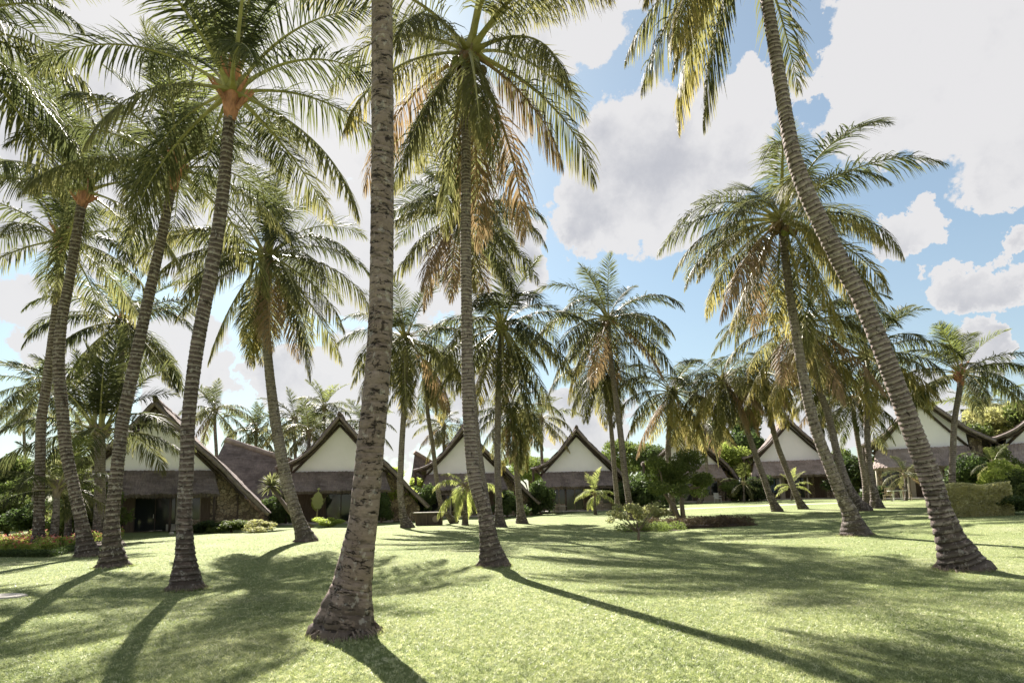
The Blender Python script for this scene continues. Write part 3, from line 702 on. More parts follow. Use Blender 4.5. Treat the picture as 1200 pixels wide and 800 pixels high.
for i, (lb, px, Y, H, W, lf) in enumerate(sh):
    tree(lb, px, Y, H, W, 'bush', i % 3, lf, SB, 'shrub', 'shrub')

# loose shrub and low purple bed on the lawn
p = ground(748, 633); r = empty('flowering_shrub', p); props(r, 'loose pale-green shrub on the lawn before the palm pair', 'shrub')
g = random.Random(3); lob = []
for k in range(12):
    lob.append((g.uniform(-.95, 1.0), g.uniform(-.4, .4), g.uniform(.55, 1.3), .24, .24, .14))
leafobj('foliage', r, lob, 900, .06, 'leaf_pale', 8, inner=.6)
mb = MB()
mb.tube([(0, 0, -.05), (.03, 0, .25), (0, 0, .45)], [.06, .045, .035], 8)
for l in lob: mb.tube([(0, 0, .3), (l[0] * .5, l[1] * .6, .3 + l[2] * .35), l[:3]], [.022, .014, .006], 5)
mb.build('stem', 'bark', r, True)
tree('pale bushy shrub behind the loose one, left of the garden tree', 757, 34, 1.3, 2.0, 'bush', 1, 'leaf_pale', 'shrubs around the bungalow walls', 'shrub', 'shrub')
p = ground(815, 618); r = empty('low_border_planting', p); props(r, 'low mound of dark purple-brown planting around the garden tree', 'plant bed')
lob = [(g.uniform(-1.9, 2.8), g.uniform(-.4, 2.4), .2, .5, .42, .3) for _ in range(34)]
leafobj('foliage', r, lob, 10500, .045, 'leaf_purple', 9, inner=.35)
MB().prism([(-2.0, -.05), (2.9, -.05), (2.8, .12), (-1.9, .12)], -.4, 2.3).build('soil_mound', 'soil', r)
p = ground(770, 622); r = empty('low_border_planting', p); props(r, 'low green planting left of the purple mound under the loose shrub', 'plant bed')
lob = [(g.uniform(-1.4, 1.2), g.uniform(-.2, 1.5), .14, .45, .4, .26) for _ in range(18)]
leafobj('foliage', r, lob, 4200, .045, 'leaf_mid', 10, inner=.35)
MB().prism([(-1.6, -.05), (1.2, -.05), (1.1, .02), (-1.4, .02)], 0, 1.2).build('soil_mound', 'soil', r)

# clipped hedge
a0 = ground(1116, 606); a1 = ground(1196, 603)
L_ = (a1 - a0).length; r = empty('hedge', a0, math.atan2(a1.y - a0.y, a1.x - a0.x)); props(r, 'clipped pale-green box hedge at the right under the seventh bungalow', 'hedge')
g2 = np.random.default_rng(2); n = 26000
L_ -= .2
pt = np.stack([g2.uniform(0, L_, n), g2.uniform(0, 1.6, n), g2.uniform(0, 1.22, n)], 1); fc = g2.integers(0, 5, n)
ji = np.abs(g2.normal(0, .08, n)) - .07
pt[fc == 0, 1] = ji[fc == 0]; pt[fc == 1, 1] = ji[fc == 1]; pt[fc == 2, 2] = 1.22 - ji[fc == 2]; pt[fc == 3, 0] = ji[fc == 3]; pt[fc == 4, 2] = 1.22 - ji[fc == 4] * 2
pt[:, 1] += .06 * np.sin(pt[:, 0] * 5) ; pt[:, 2] += .05 * np.sin(pt[:, 0] * 3.7) * (pt[:, 2] / 1.2)
nn = norm(g2.normal(size=(n, 3))); aa = norm(np.cross(nn, g2.normal(size=(n, 3)))); bb = np.cross(nn, aa); s_ = g2.uniform(.025, .055, n)[:, None]
V = np.stack([pt - aa * s_, pt + bb * s_ * .6, pt + aa * s_, pt - bb * s_ * .6], 1).reshape(-1, 3)
link('foliage', npmesh('foliage', V, np.arange(n * 4).reshape(n, 4), ['leaf_hedge'], None, {'lt': np.repeat(g2.random(n), 4)}), r)
mb = MB()
for k in range(int(L_ / .5)): mb.tube([(.3 + k * .5, .8, -.05), (.32 + k * .5, .75, .5), (.25 + k * .5, .7, .95)], [.04, .03, .015], 6)
mb.build('stem', 'bark', r)

# flower bed at left
bp = [ground(-60, 652), ground(60, 652), ground(118, 640), ground(150, 640), ground(140, 628), ground(20, 628), ground(-60, 632)]
me = bpy.data.meshes.new('flower_bed_soil'); me.from_pydata([(v.x, v.y, gz(v.x, v.y) + .012) for v in bp], [], [tuple(range(len(bp)))]); me.materials.append(M['soil'])
props(link('flower_bed_soil', me), kind='structure')
g = random.Random(12)
def flower_meshes(v):
    lob = [(g.uniform(-.25, .25), g.uniform(-.25, .25), g.uniform(.12, .3), .2, .2, .14) for _ in range(5)]
    V, Q, lt = leaves(lob, 420, .06, 'x', v, aspect=.25)
    fl = [(l[0], l[1], l[2] + .1, .17, .17, .1) for l in lob]
    V2, Q2, lt2 = leaves(fl, 40, .04, 'x', v + 50, aspect=.8, inner=0, jitter=.05)
    V2 = V2[V2[:, 2].repeat(1) > -1]
    return npmesh('leaves', V, Q, ['leaf_lime'], None, {'lt': lt}), npmesh('blossoms', V2, Q2, ['flower'], None, {'lt': lt2})
FM = [flower_meshes(i) for i in range(4)]
for k in range(46):
    px = g.uniform(-30, 148); py = g.uniform(631, 648) if px < 100 else g.uniform(629, 637)
    v = ground(px, py); v.z = gz(v.x, v.y)
    r = empty('bedding_plant', v, g.uniform(0, 6)); props(r, 'knee-high bedding plant with red-pink blossoms and yellow-green leaves in the left flower bed', 'flower', 'red-pink bedding plants in the flower bed')
    a, b2 = FM[k % 4]; s = g.uniform(.8, 1.4); link('leaves', a, r, sc=s); link('blossoms', b2, r, sc=s)
p = ground(30, 652); r = empty('low_edging_planting', p); props(r, 'dark clipped edging plants along the front of the flower bed', 'plant bed')
lob = []
for k in range(60):
    v = ground(-55 + k * 2.5, 652 if k < 46 else 652 - (k - 46) * .7) - p; lob.append((v.x, v.y, .1, .2, .18, .16))
leafobj('foliage', r, lob, 6500, .035, 'leaf_dark', 14, inner=.4)

# spiky leaning plant and banana-like plant
p = ground(366, 618); r = empty('spiky_plant', p); props(r, 'spiky-headed plant on a thin leaning stem left of the second bungalow', 'plant')
Yp = p.y; hd = at(318, 570, Yp) - p; md = at(340, 600, Yp) - p
MB().tube([(0, 0, -.1), md, hd], [.22, .14, .12], 10, .05).build('stem', 'bark', r, True)
mb = MB(); g = random.Random(9)
for k in range(170):
    el = g.uniform(-.5, 1.4); az = g.uniform(0, 2 * PI); d = Vector((math.cos(az) * math.cos(el), math.sin(az) * math.cos(el), math.sin(el)))
    w = d.cross(Vector((0, 0, 1))).normalized() * .045; c0 = hd + d * .1; Ls = g.uniform(.9, 1.25); m1 = hd + d * Ls * .6; e1 = hd + d * Ls - Vector((0, 0, .15 * Ls))
    mb.add([c0 - w, c0 + w, m1 + w, m1 - w, e1 + w * .1, e1 - w * .1], [(0, 1, 2, 3), (3, 2, 4, 5)])
mb.build('leaf_rosette', 'leaf_pale', r)
p = ground(371, 614); r = empty('banana_plant', p); props(r, 'young plant with one tall pale upright paddle leaf before the second bungalow', 'plant')
MB().tube([(0, 0, -.05), (.0, 0, .6), (.06, 0, 1.2)], [.08, .06, .03], 8).build('stem', 'rachis', r, True)
def paddle(base, top, w, m_, par, n=14, lean=0):
    base = Vector(base); top = Vector(top); mb = MB(); vs = []; fs = []
    side = (top - base).cross(Vector((0, 1, 0))).normalized()
    for i in range(n + 1):
        t = i / n; c = base.lerp(top, t) + Vector((lean * t * t, -.12 * math.sin(t * 3), 0)); ww = w * math.sin(min(1, t * 1.15 + .08) * PI) ** .6 if t < .87 else w * .6 * (1 - t) / .13
        ww *= (1 + .1 * math.sin(i * 2.2)); vs += [c - side * ww + Vector((0, -.12 * ww, 0)), c, c + side * ww + Vector((0, -.12 * ww, 0))]
    for i in range(n): fs += [(3 * i, 3 * i + 1, 3 * i + 4, 3 * i + 3), (3 * i + 1, 3 * i + 2, 3 * i + 5, 3 * i + 4)]
    return mb.add(vs, fs).build('paddle_leaf', m_, par)
M['leaf_paddle'] = leafmat('leaf_paddle', (.36, .42, .20), (.4, .45, .2), .5, .9, tint=1.5)
paddle((.06, 0, 1.15), (.15, 0, 2.75), .42, 'leaf_paddle', r)
paddle((.0, .1, 1.0), (-.5, .2, 2.0), .2, 'leaf_lime', r); paddle((.0, .1, 1.0), (.75, .3, 2.2), .16, 'leaf_pale', r)

# ------------------------------------------------------------------ bungalows
LW = 3.6; GZ = 3.9
def lerp_prof(pr, n=6):
    P = [Vector((x, 0, z)) for x, z in pr]; out = []
    Pp = [2 * P[0] - P[1]] + P + [2 * P[-1] - P[-2]]
    for i in range(1, len(Pp) - 2):
        for k in range(n):
            s = k / n; a, b_, c_, d_ = Pp[i - 1:i + 3]
            out.append(.5 * ((2 * b_) + (-a + c_) * s + (2 * a - 5 * b_ + 4 * c_ - d_) * s * s + (-a + 3 * b_ - 3 * c_ + d_) * s ** 3))
    return out + [P[-1]]
def slab_roof(prof, y0, y1, th, matn, parent, name, fringe=True, seed=0, ny=14):
    """thick thatch sheet following prof (list of Vector x,z) from y0 to y1"""
    g = random.Random(seed); n = len(prof); mb = MB(); vs = []; fs = []
    for j in range(ny + 1):
        y = y0 + (y1 - y0) * j / ny
        for i, p in enumerate(prof):
            t = (prof[min(i + 1, n - 1)] - prof[max(i - 1, 0)]).normalized(); nr = Vector((-t.z, 0, t.x))
            if nr.z < 0: nr = -nr
            w = g.uniform(-.03, .03)
            vs.append((p.x + nr.x * (th + w), y, p.z + nr.z * (th + w))); vs.append((p.x, y, p.z))
    def id_(j, i, k): return (j * n + i) * 2 + k
    for j in range(ny):
        for i in range(n - 1):
            fs.append((id_(j, i, 0), id_(j, i + 1, 0), id_(j + 1, i + 1, 0), id_(j + 1, i, 0)))
            fs.append((id_(j, i, 1), id_(j + 1, i, 1), id_(j + 1, i + 1, 1), id_(j, i + 1, 1)))
        fs.append((id_(j, 0, 0), id_(j + 1, 0, 0), id_(j + 1, 0, 1), id_(j, 0, 1)))
        fs.append((id_(j, n - 1, 0), id_(j, n - 1, 1), id_(j + 1, n - 1, 1), id_(j + 1, n - 1, 0)))
    for i in range(n - 1):
        fs.append((id_(0, i, 0), id_(0, i, 1), id_(0, i + 1, 1), id_(0, i + 1, 0)))
        fs.append((id_(ny, i, 0), id_(ny, i + 1, 0), id_(ny, i + 1, 1), id_(ny, i, 1)))
    return mb.add(vs, fs).build(name, matn, parent, False)
def skirt(parent, x0t, x1t, x0b, x1b, zt, yt, zb, yb, th, matn, seed=0, name='porch_roof'):
    g = random.Random(seed); nx, nz = 90, 9; vs = []; fs = []; mb = MB()
    dn = Vector((0, -(zt - zb), (yt - yb))).normalized()
    if dn.z < 0: dn = -dn
    for i in range(nz + 1):
        t = i / nz
        for k in range(nx + 1):
            s = k / nx; x = (x0t + (x1t - x0t) * s) * (1 - t) + (x0b + (x1b - x0b) * s) * t
            sag = -.10 * math.sin(t * PI); rough = g.uniform(-.03, .03) + (.05 * g.uniform(-1, 1) if i == nz else 0)
            c = Vector((x, yt + (yb - yt) * t, zt + (zb - zt) * t + sag + (rough if i == nz else 0)))
            edge = min(1, min(s, 1 - s) * 12) ** .5
            vs.append(c + dn * (th * (.45 + .55 * edge) + g.uniform(-.035, .035))); vs.append(c)
    def id_(i, k, q): return (i * (nx + 1) + k) * 2 + q
    for i in range(nz):
        for k in range(nx):
            fs.append((id_(i, k, 0), id_(i + 1, k, 0), id_(i + 1, k + 1, 0), id_(i, k + 1, 0)))
            fs.append((id_(i, k, 1), id_(i, k + 1, 1), id_(i + 1, k + 1, 1), id_(i + 1, k, 1)))
    for k in range(nx): fs.append((id_(nz, k, 0), id_(nz, k, 1), id_(nz, k + 1, 1), id_(nz, k + 1, 0)))
    for i in range(nz):
        fs.append((id_(i, 0, 0), id_(i, 0, 1), id_(i + 1, 0, 1), id_(i + 1, 0, 0))); fs.append((id_(i, nx, 0), id_(i + 1, nx, 0), id_(i + 1, nx, 1), id_(i, nx, 1)))
    for k in range(420):      # loose straws at the lip
        s = g.random(); x = x0b + (x1b - x0b) * s; z = zb + g.uniform(0, th * .6); y = yb + g.uniform(-.1, .1) - .02; l = g.uniform(.06, .22)
        vs0 = len(vs); vs += [Vector((x, y, z)), Vector((x + .02, y, z)), Vector((x + .012 + g.uniform(-.03, .03), y - .04, z - l))]; fs.append((vs0, vs0 + 1, vs0 + 2))
    mb.add(vs, fs).build(name, matn, parent)

def glazed(parent, name, x0, x1, z0, z1, y, leafn=2, door=False, fm='frame_wood'):
    fr = MB(); w = .07
    fr.box(x0, x0 + w, y - .05, y + .05, z0, z1); fr.box(x1 - w, x1, y - .05, y + .05, z0, z1)
    fr.box(x0 + w, x1 - w, y - .05, y + .05, z1 - w, z1); fr.box(x0 + w, x1 - w, y - .05, y + .05, z0, z0 + w)
    W = (x1 - x0 - 2 * w) / leafn
    for k in range(1, leafn): fr.box(x0 + w + W * k - .03, x0 + w + W * k + .03, y - .043, y + .043, z0 + w, z1 - w)
    f = fr.build(name, fm, parent)
    for k in range(leafn):
        MB().box(x0 + w + W * k + (.032 if k else 0), x0 + w + W * (k + 1) - (.032 if k < leafn - 1 else 0), y - .01, y + .01, z0 + w + .002, z1 - w - .002).build('pane', 'dark_glass', f)
    if door:
        MB().tube([(x0 + w + W - .08, y - .09, 1.0), (x0 + w + W - .08, y - .09, 1.25)], .015, 6).build('handle', 'metal_white', f)

def bungalow(label, apx, Y, yawk=.7, z0=None, right='long', th='thatch', sth='thatch', seed=0, left='flare', stone=True, style=0, k=1.0, group='thatched bungalows along the lawn', yaw=None, curtains=None):
    p = at(apx, 590, Y); p.z = gz(p.x, p.y) if z0 is None else z0
    yw = -math.atan2(p.x, p.y) * yawk if yaw is None else yaw
    r = empty('thatched_bungalow', p, yw); r.scale = (k, 1, 1); props(r, label, 'bungalow', group)
    B = 9.0
    # profile right and left of the ridge (x, z) of the underside
    Lp = [(0, 8.25), (-.95, 7.0), (-1.9, 5.85), (-2.9, 5.0), (-3.8, 4.55), (-4.7, 4.3)]
    Rp = {'long': [(0, 8.25), (1.2, 6.85), (2.5, 5.5), (3.9, 4.15), (5.3, 2.6), (6.9, .95)],
          'short': [(0, 8.25), (1.0, 7.0), (2.2, 5.75), (3.3, 4.7), (4.3, 3.6), (5.2, 2.2)],
          'flare': [(0, 8.25), (1.2, 7.15), (2.6, 5.95), (3.6, 5.15), (4.5, 4.6), (5.4, 4.1)]}[right]
    Ls = lerp_prof(Lp); Rs = lerp_prof(Rp)
    slab_roof(Ls[::-1], -1.1, B, .27, th, r, 'left_roof_slope', seed=seed)
    slab_roof(Rs, -1.1, B, .27, th, r, 'right_roof_slope', seed=seed + 1)
    MB().tube([(random.uniform(-.03, .03), -1.55 + j * (B + 1.6) / 14, 8.52 + random.uniform(-.04, .04) + (.10 if j == 0 else 0)) for j in range(15)], [.13] + [.22] * 14, 10, .08).build('ridge_cap', th, r, True)
    for pr, sg in ((Ls, -1), (Rs, 1)):
        MB().tube([(v.x, -1.2, v.z + .08) for v in pr], .115, 8, .12).build('barge_beam', 'grey_wood', r, True)
        MB().tube([(v.x * .97, -.85, v.z - .12) for v in pr[:26]], .09, 8, .06).build('barge_beam', 'dark_wood', r, True)
        MB().tube([(0, -.50, 7.75), (sg * 1.8, -.50, 5.75), (sg * 3.75, -.50, 3.75)], .10, 8, .06).build('rafter', 'dark_wood', r, True)
        for q in (8, 15, 22):   # purlin ends between the beams
            v = pr[q]; MB().tube([(v.x, -1.15, v.z - .02), (v.x, -.3, v.z - .1)], .07, 6).build('purlin', 'grey_wood', r)
    # curved strut at the left foot
    MB().tube([(-3.75, -.5, 3.7), (-4.3, -.95, 4.35)], .09, 7).build('strut', 'dark_wood', r)
    MB().tube([(-4.55, -1.1, 4.35), (-4.5, -.8, 2.4), (-4.4, -.6, 0)], .11, 8, .06).build('roof_post', 'dark_wood', r)
    gp = [(v.x, v.z - .02) for v in Rs[::-1] if v.x < 3.55] + [(v.x, v.z - .02) for v in Ls if -3.55 < v.x < 0]
    zr = min(z for x, z in gp if x > 2.8); gp = [(-3.6, GZ), (3.6, GZ)] + [(x, max(z, GZ + .05)) for x, z in gp]
    MB().prism(gp, -.38, -.2).build('gable_wall', 'white_plaster', r)
    MB().box(-3.8, 3.8, -.56, -.385, GZ - .14, GZ + .06).build('tie_beam', 'dark_wood', r)
    skirt(r, -3.55, 3.55, -4.05, 4.05, 3.84, -.6, 2.3, -2.35, .26, sth, seed)
    # porch
    T = .12
    MB().box(-4.2, 4.2, -2.6, 0, 0, T).build('terrace', 'slab', r, bevel=.02)
    for x in (-3.7, -1.3, 1.25, 3.7):
        MB().tube([(x, -2.05, T), (x + .02, -2.05, 1.2), (x, -2.05, 2.42)], .075, 8, .05).build('porch_post', 'dark_wood' if style != 2 else 'cream', r, True)
    # body walls
    for x in (-3.7, 3.3): MB().box(x, x + .4, 0, .3, 0, GZ - .15).build('corner_pier', 'stone', r)
    MB().box(-3.3, 3.3, .02, .28, 2.35, GZ - .15).build('upper_wall', 'wood_panel', r)
    MB().box(-3.7, 3.7, B - .6, B - .3, 0, 3.9).box(-3.7, -3.45, .3, B - .6, 0, 4.3).box(3.45, 3.7, .3, B - .6, 0, 4.3).build('side_wall', 'stone', r)
    def panel(x0, x1, m_='wood_panel'):
        mb = MB().box(x0, x1, .06, .2, .02, 2.348)
        nb = max(2, int((x1 - x0) / .18))
        for q in range(nb + 1):
            xx = x0 + (x1 - x0) * q / nb; mb.box(xx - .018, xx + .018, .035, .058, .05, 2.3)
        mb.build('wall_panel', m_, r)
    if style == 0:
        panel(-3.3, -1.1); glazed(r, 'glass_door', -1.1, 1.3, T, 2.34, .1, 2, True, 'dark_wood')
        MB().box(1.3, 1.62, -.1, .3, 0, 2.348).build('pillar', 'cream', r); panel(2.75, 3.3); glazed(r, 'window', 1.62, 2.75, .75, 2.34, .1, 2)
        MB().box(1.62, 2.75, .06, .22, .02, .748).build('parapet', 'stone', r)
    elif style == 1:
        glazed(r, 'window', -3.3, -1.3, .7, 2.34, .1, 3); MB().box(-3.3, -1.3, .06, .22, .02, .698).build('parapet', 'cream', r)
        glazed(r, 'glass_door', -1.3, .6, T, 2.34, .1, 2, True); panel(.6, 1.7); glazed(r, 'window', 1.7, 3.3, .7, 2.34, .1, 2)
        MB().box(1.7, 3.3, .06, .22, .02, .698).build('parapet', 'cream', r)
    else:
        glazed(r, 'window', -3.3, -1.0, .5, 2.34, .1, 3); MB().box(-3.3, -1.0, .06, .22, .02, .498).build('parapet', 'stone', r)
        MB().box(-1.0, -.65, -.1, .3, 0, 2.348).build('pillar', 'cream', r); panel(-.65, .2); glazed(r, 'glass_door', .2, 1.3, T, 2.34, .1, 1, True)
        MB().box(1.3, 2.2, -.02, .26, .02, 2.348).build('stone_panel', 'stone', r); panel(2.2, 3.3)
    if curtains:
        mb = MB(); 
        for q in range(9):
            x = -2.9 + q * .16; mb.tube([(x, .0, .78), (x, .0, 2.2)], .06, 6)
        mb.build('curtain', curtains, r, True)
    if stone:
        if right == 'long': pol = [(3.7, 0), (6.3, 0), (6.3, 1.15), (5.1, 2.5), (3.7, 3.95)]
        elif right == 'short': pol = [(3.7, 0), (4.9, 0), (4.9, 2.2), (4.1, 3.4), (3.7, 3.9)]
        else: pol = [(3.7, 0), (4.6, 0), (4.6, 4.4), (3.7, 4.7)]
        MB().prism(pol, -.15, .25).build('stone_wall', 'stone', r)
        MB().tube([(5.0 if right == 'long' else 4.5, -.25, 0), (5.0 if right == 'long' else 4.5, -.25, 2.4)], .05, 6).build('wall_post', 'dark_wood', r)
    return r
b1 = bungalow('first bungalow from the left, long right roof slope over a rubble stone wall, dark porch', 180, 39, z0=-.12, style=0, seed=1, sth='thatch')
b2 = bungalow('second bungalow from the left, half hidden by the nearest thick palm trunk', 398, 48, style=0, seed=2)
b3 = bungalow('third bungalow from the left, crossed by the slender middle palm trunk', 545, 57, style=2, seed=3)
b4 = bungalow('fourth bungalow, its whole white gable showing behind the lime-green young palm', 678, 62, style=1, seed=4, right='short')
b5 = bungalow('fifth bungalow mostly hidden by the round garden tree, pale porch thatch showing', 806, 66, style=1, seed=5, right='short', sth='thatch_pale')
b6 = bungalow('sixth bungalow with blue curtains and two thin palms crossing its gable', 929, 63, style=2, seed=6, sth='thatch_pale', curtains='blue_curtain')
b7 = bungalow('seventh bungalow, seen right of the long leaning trunk, with wide flared roof', 1085, 48, k=.86, style=2, seed=7, right='flare', sth='thatch_pale', yawk=.9)
b8 = bungalow('rightmost bungalow, only its left roof flare and porch thatch inside the picture', 1262, 44, style=0, seed=8, right='flare', sth='thatch_pale', yawk=.9)

def rear_roof(label, x0, x1, yl, yr, Y, drop, seed):
    """a thatched wing seen from the side: ridge and long slope"""
    a = at(x0, yl, Y); b_ = at(x1, yr, Y + 1.5); o = Vector((a.x, a.y, gz(a.x, a.y)))
    r = empty('thatched_outbuilding', o); props(r, label, 'outbuilding', 'thatched wings behind the bungalows')
    A = a - o; Bb = b_ - o; g = random.Random(seed); mb = MB(); vs = []; fs = []; nx, nz = 24, 10
    for sgn in (-1, 1):
        base = len(vs)
        for i in range(nz + 1):
            t = i / nz
            for k in range(nx + 1):
                s = k / nx; c = A.lerp(Bb, s); h = c.z * drop
                vs.append((c.x, c.y + sgn * (t * h * .95), c.z - t * h - .25 * math.sin(t * PI) + g.uniform(-.04, .04)))
        for i in range(nz):
            for k in range(nx):
                q = base + i * (nx + 1) + k; fs.append((q, q + 1, q + nx + 2, q + nx + 1) if sgn < 0 else (q, q + nx + 1, q + nx + 2, q + 1))
    mb.add(vs, fs).build('roof', 'thatch', r)
    MB().tube([A.lerp(Bb, j / 10) + Vector((0, 0, .1)) for j in range(11)], .26, 9, .08).build('ridge_cap', 'thatch_pale', r, True)
    ze = A.z * (1 - drop) + .4; w = A.z * drop * .8
    MB().box(.1, (Bb - A).x - .1, -w, w, 0, ze).build('wall', 'stone', r)
rear_roof('dark purple-brown thatched rear wing between the first and second bungalows', 264, 344, 516, 542, 56, .78, 1)
rear_roof('small thatched rear roof peeping out left of the third bungalow', 486, 506, 531, 543, 66, .7, 2)

# thatched parasols
def parasol(label, px, pyb, rad, h):
    p = ground(px, pyb); r = empty('thatched_parasol', p); props(r, label, 'parasol', 'thatched garden parasols')
    MB().tube([(0, 0, 0), (0, 0, h)], .05, 8).build('pole', 'dark_wood', r)
    g = random.Random(px); mb = MB(); vs = []; fs = []; n = 28
    for i, (f, z) in enumerate(((.04, h + .35), (.5, h + .05), (.85, h - .28), (1, h - .5), (.8, h - .42))):
        for k in range(n):
            a = 2 * PI * k / n; q = rad * f * (1 + (g.uniform(-.06, .06) if i > 1 else 0)); vs.append((q * math.cos(a), q * math.sin(a), z + (g.uniform(-.06, .06) if i == 3 else 0)))
    for i in range(4):
        for k in range(n): a = i * n + k; b_ = i * n + (k + 1) % n; fs.append((a, a + n, b_ + n, b_))
    fs.append(tuple(range(n)))
    mb.add(vs, fs).build('thatch_canopy', 'thatch_pale', r)
parasol('thatched parasol before the second bungalow left of the paddle leaf', 350, 612, .95, 2.45)
parasol('thatched parasol before the third bungalow beside the bent palm', 521, 606, 1.0, 2.55)

# wooden counter before the third bungalow
p = ground(503, 615); r = empty('wooden_counter', p, .05); props(r, 'dark wooden box counter with pale top and round emblem before the third bungalow', 'counter')
MB().box(-.85, .85, -.25, .35, 0, .78).build('cabinet', 'dark_wood', r, bevel=.01)
MB().box(-1.0, 1.0, -.36, .45, .783, .84).build('counter_top', 'slab', r, bevel=.01)
for x in (-.86, -.2, .82): MB().box(x, x + .06, -.29, -.252, .0, .78).build('board', 'wood_panel', r)
mb = MB(); mb.tube([(.45, -.255, .4), (.45, -.29, .4)], .22, 20); mb.build('round_emblem', 'thatch_pale', r)

# porch furniture
def chair(label, px, py, Y, rz, m_='frame_wood'):
    p = at(px, py, Y); p.z = gz(p.x, p.y); r = empty('garden_chair', p, rz); props(r, label, 'chair', 'porch chairs')
    MB().box(-.27, .27, -.25, .27, .40, .45).build('seat', m_, r, bevel=.01)
    mb = MB()
    for k in range(6): mb.box(-.25 + k * .095, -.21 + k * .095, .24, .27, .45, .9)
    mb.box(-.27, .27, .23, .28, .9, .96); mb.build('backrest', m_, r)
    for sx in (-1, 1):
        for sy in (-1, 1): MB().tube([(sx * .24, sy * .22, 0), (sx * .23, sy * .21, .4)], .025, 6).build('leg', m_, r)
        MB().box(sx * .29 - .03, sx * .29 + .03, -.24, .27, .62, .66).build('armrest', m_, r)
def table(label, px, py, Y, m_='cloth_white', w=.6):
    p = at(px, py, Y); p.z = gz(p.x, p.y); r = empty('garden_table', p); props(r, label, 'table', 'porch tables')
    mb = MB(); mb.tube([(0, 0, .7), (0, 0, .74)], w, 20); mb.build('tabletop', m_, r)
    for k in range(4):
        a = k * PI / 2 + .4; MB().tube([(w * .65 * math.cos(a), w * .65 * math.sin(a), 0), (w * .55 * math.cos(a), w * .55 * math.sin(a), .7)], .025, 6).build('leg', m_, r)
chair('pale chair on the lawn before the fifth bungalow', 842, 598, 61, .3, 'cloth_white')
chair('wooden chair at the left end of the fourth bungalow porch', 651, 598, 58.3, -.5)
chair('wooden chair at the right end of the fourth bungalow porch', 706, 598, 58.3, .5)
table('low round table on the fourth bungalow porch', 659, 598, 58.0, 'slab', .45)
table('round white-clothed table before the seventh bungalow', 1052, 586, 42.5, 'cloth_white', .6)
chair('chair left of the white table at the seventh bungalow', 1041, 586, 43.2, -.8)
chair('chair right of the white table at the seventh bungalow', 1064, 586, 43.4, .8)

# small stones
p = ground(201, 627); MBs = MB().sphere((0, 0, .1), .13, 14, 10, .85).build('ball_stone', 'ball_stone', None, True, loc=p); props(MBs, 'small round pale stone on the lawn before the first bungalow', 'stone')
p = ground(201, 622); o = MB().box(-.3, .3, -.15, .25, 0, .45).build('stone_block', 'slab', None, loc=p, bevel=.02); props(o, 'low pale stone block beside the first bungalow porch', 'stone block')
p = ground(4, 699); g = random.Random(4)
poly = [(.62 * math.cos(a) * g.uniform(.9, 1.1), .34 * math.sin(a) * g.uniform(.85, 1.1)) for a in [2 * PI * k / 14 for k in range(14)]]
mb = MB().add([(x, y, .0) for x, y in poly] + [(x * .95, y * .93, .045) for x, y in poly], [tuple(range(14, 28))] + [(i, (i + 1) % 14, (i + 1) % 14 + 14, i + 14) for i in range(14)])
props(mb.build('stepping_stone', 'slab', None, loc=p - Vector((.18, 0, .02))), 'flat pale stepping stone in the grass at the left edge', 'stepping stone')

# ------------------------------------------------------------------ ground
xs = np.concatenate([np.linspace(-900, -60, 10)[:-1], np.linspace(-60, 70, 131), np.linspace(70, 900, 10)[1:]])
ys = np.concatenate([np.linspace(-300, -6, 6)[:-1], np.linspace(-6, 90, 97), np.linspace(90, 1500, 12)[1:]])
V = np.array([(x, y, gz(x, y)) for y in ys for x in xs]); nx = len(xs); ny = len(ys)
idx = np.arange(nx * ny).reshape(ny, nx)
Q = np.stack([idx[:-1, :-1], idx[:-1, 1:], idx[1:, 1:], idx[1:, :-1]], -1).reshape(-1, 4)
props(link('lawn', npmesh('lawn', V, Q, ['lawn'], smooth=True)), kind='structure')
# pale path in front of the right-hand bungalows
M['path'] = simple('path', (.50, .45, .37), .9, .15, 3, .3)
pa = [(560, 606), (640, 599.5), (700, 598), (780, 597), (860, 593.5), (930, 591), (1000, 589), (1060, 589)]
pv = []; pf = []
for i, (a, b2) in enumerate(pa):
    v = ground(a, b2); 
    for d_ in (-.55, .55): pv.append((v.x, v.y + d_, gz(v.x, v.y + d_) + .012))
for i in range(len(pa) - 1): pf.append((2 * i, 2 * i + 2, 2 * i + 3, 2 * i + 1))
me = bpy.data.meshes.new('path'); me.from_pydata(pv, [], pf); me.materials.append(M['path']); props(link('path', me), kind='structure')

# grass blades, denser towards the viewer's standing place, all round it in front
n = 620000; g = np.random.default_rng(99)
rad = 3.6 * (40 / 3.6) ** g.beta(1.0, 1.7, n); th = g.uniform(R(-56), R(56), n)
x = rad * np.sin(th); y = rad * np.cos(th)
t = np.clip((x * .9 + y * .15 - 8) / 25, 0, 1); z = .85 * t * t * (3 - 2 * t) + .03 * np.sin(x * .35 + 1) * np.sin(y * .3) * np.clip((y - 4) / 10, 0, 1)
h = g.uniform(.010, .026, n) * (1 + rad * .01)
fx = []; fy = []; fh = []
for (cx_, cy_, r_) in FEET:
    if cy_ > 26 or abs(cx_) > 24: continue
    k_ = 2600; a_ = g.uniform(0, 2 * PI, k_); q_ = r_ * 1.0 + np.abs(g.normal(0, .07, k_))
    fx.append(cx_ + q_ * np.cos(a_)); fy.append(cy_ + q_ * np.sin(a_)); fh.append(g.uniform(.03, .085, k_) * np.exp(-(q_ - r_) * 6))
fx, fy, fh = map(np.concatenate, (fx, fy, fh)); x = np.concatenate([x, fx]); y = np.concatenate([y, fy]); h = np.concatenate([h, fh])
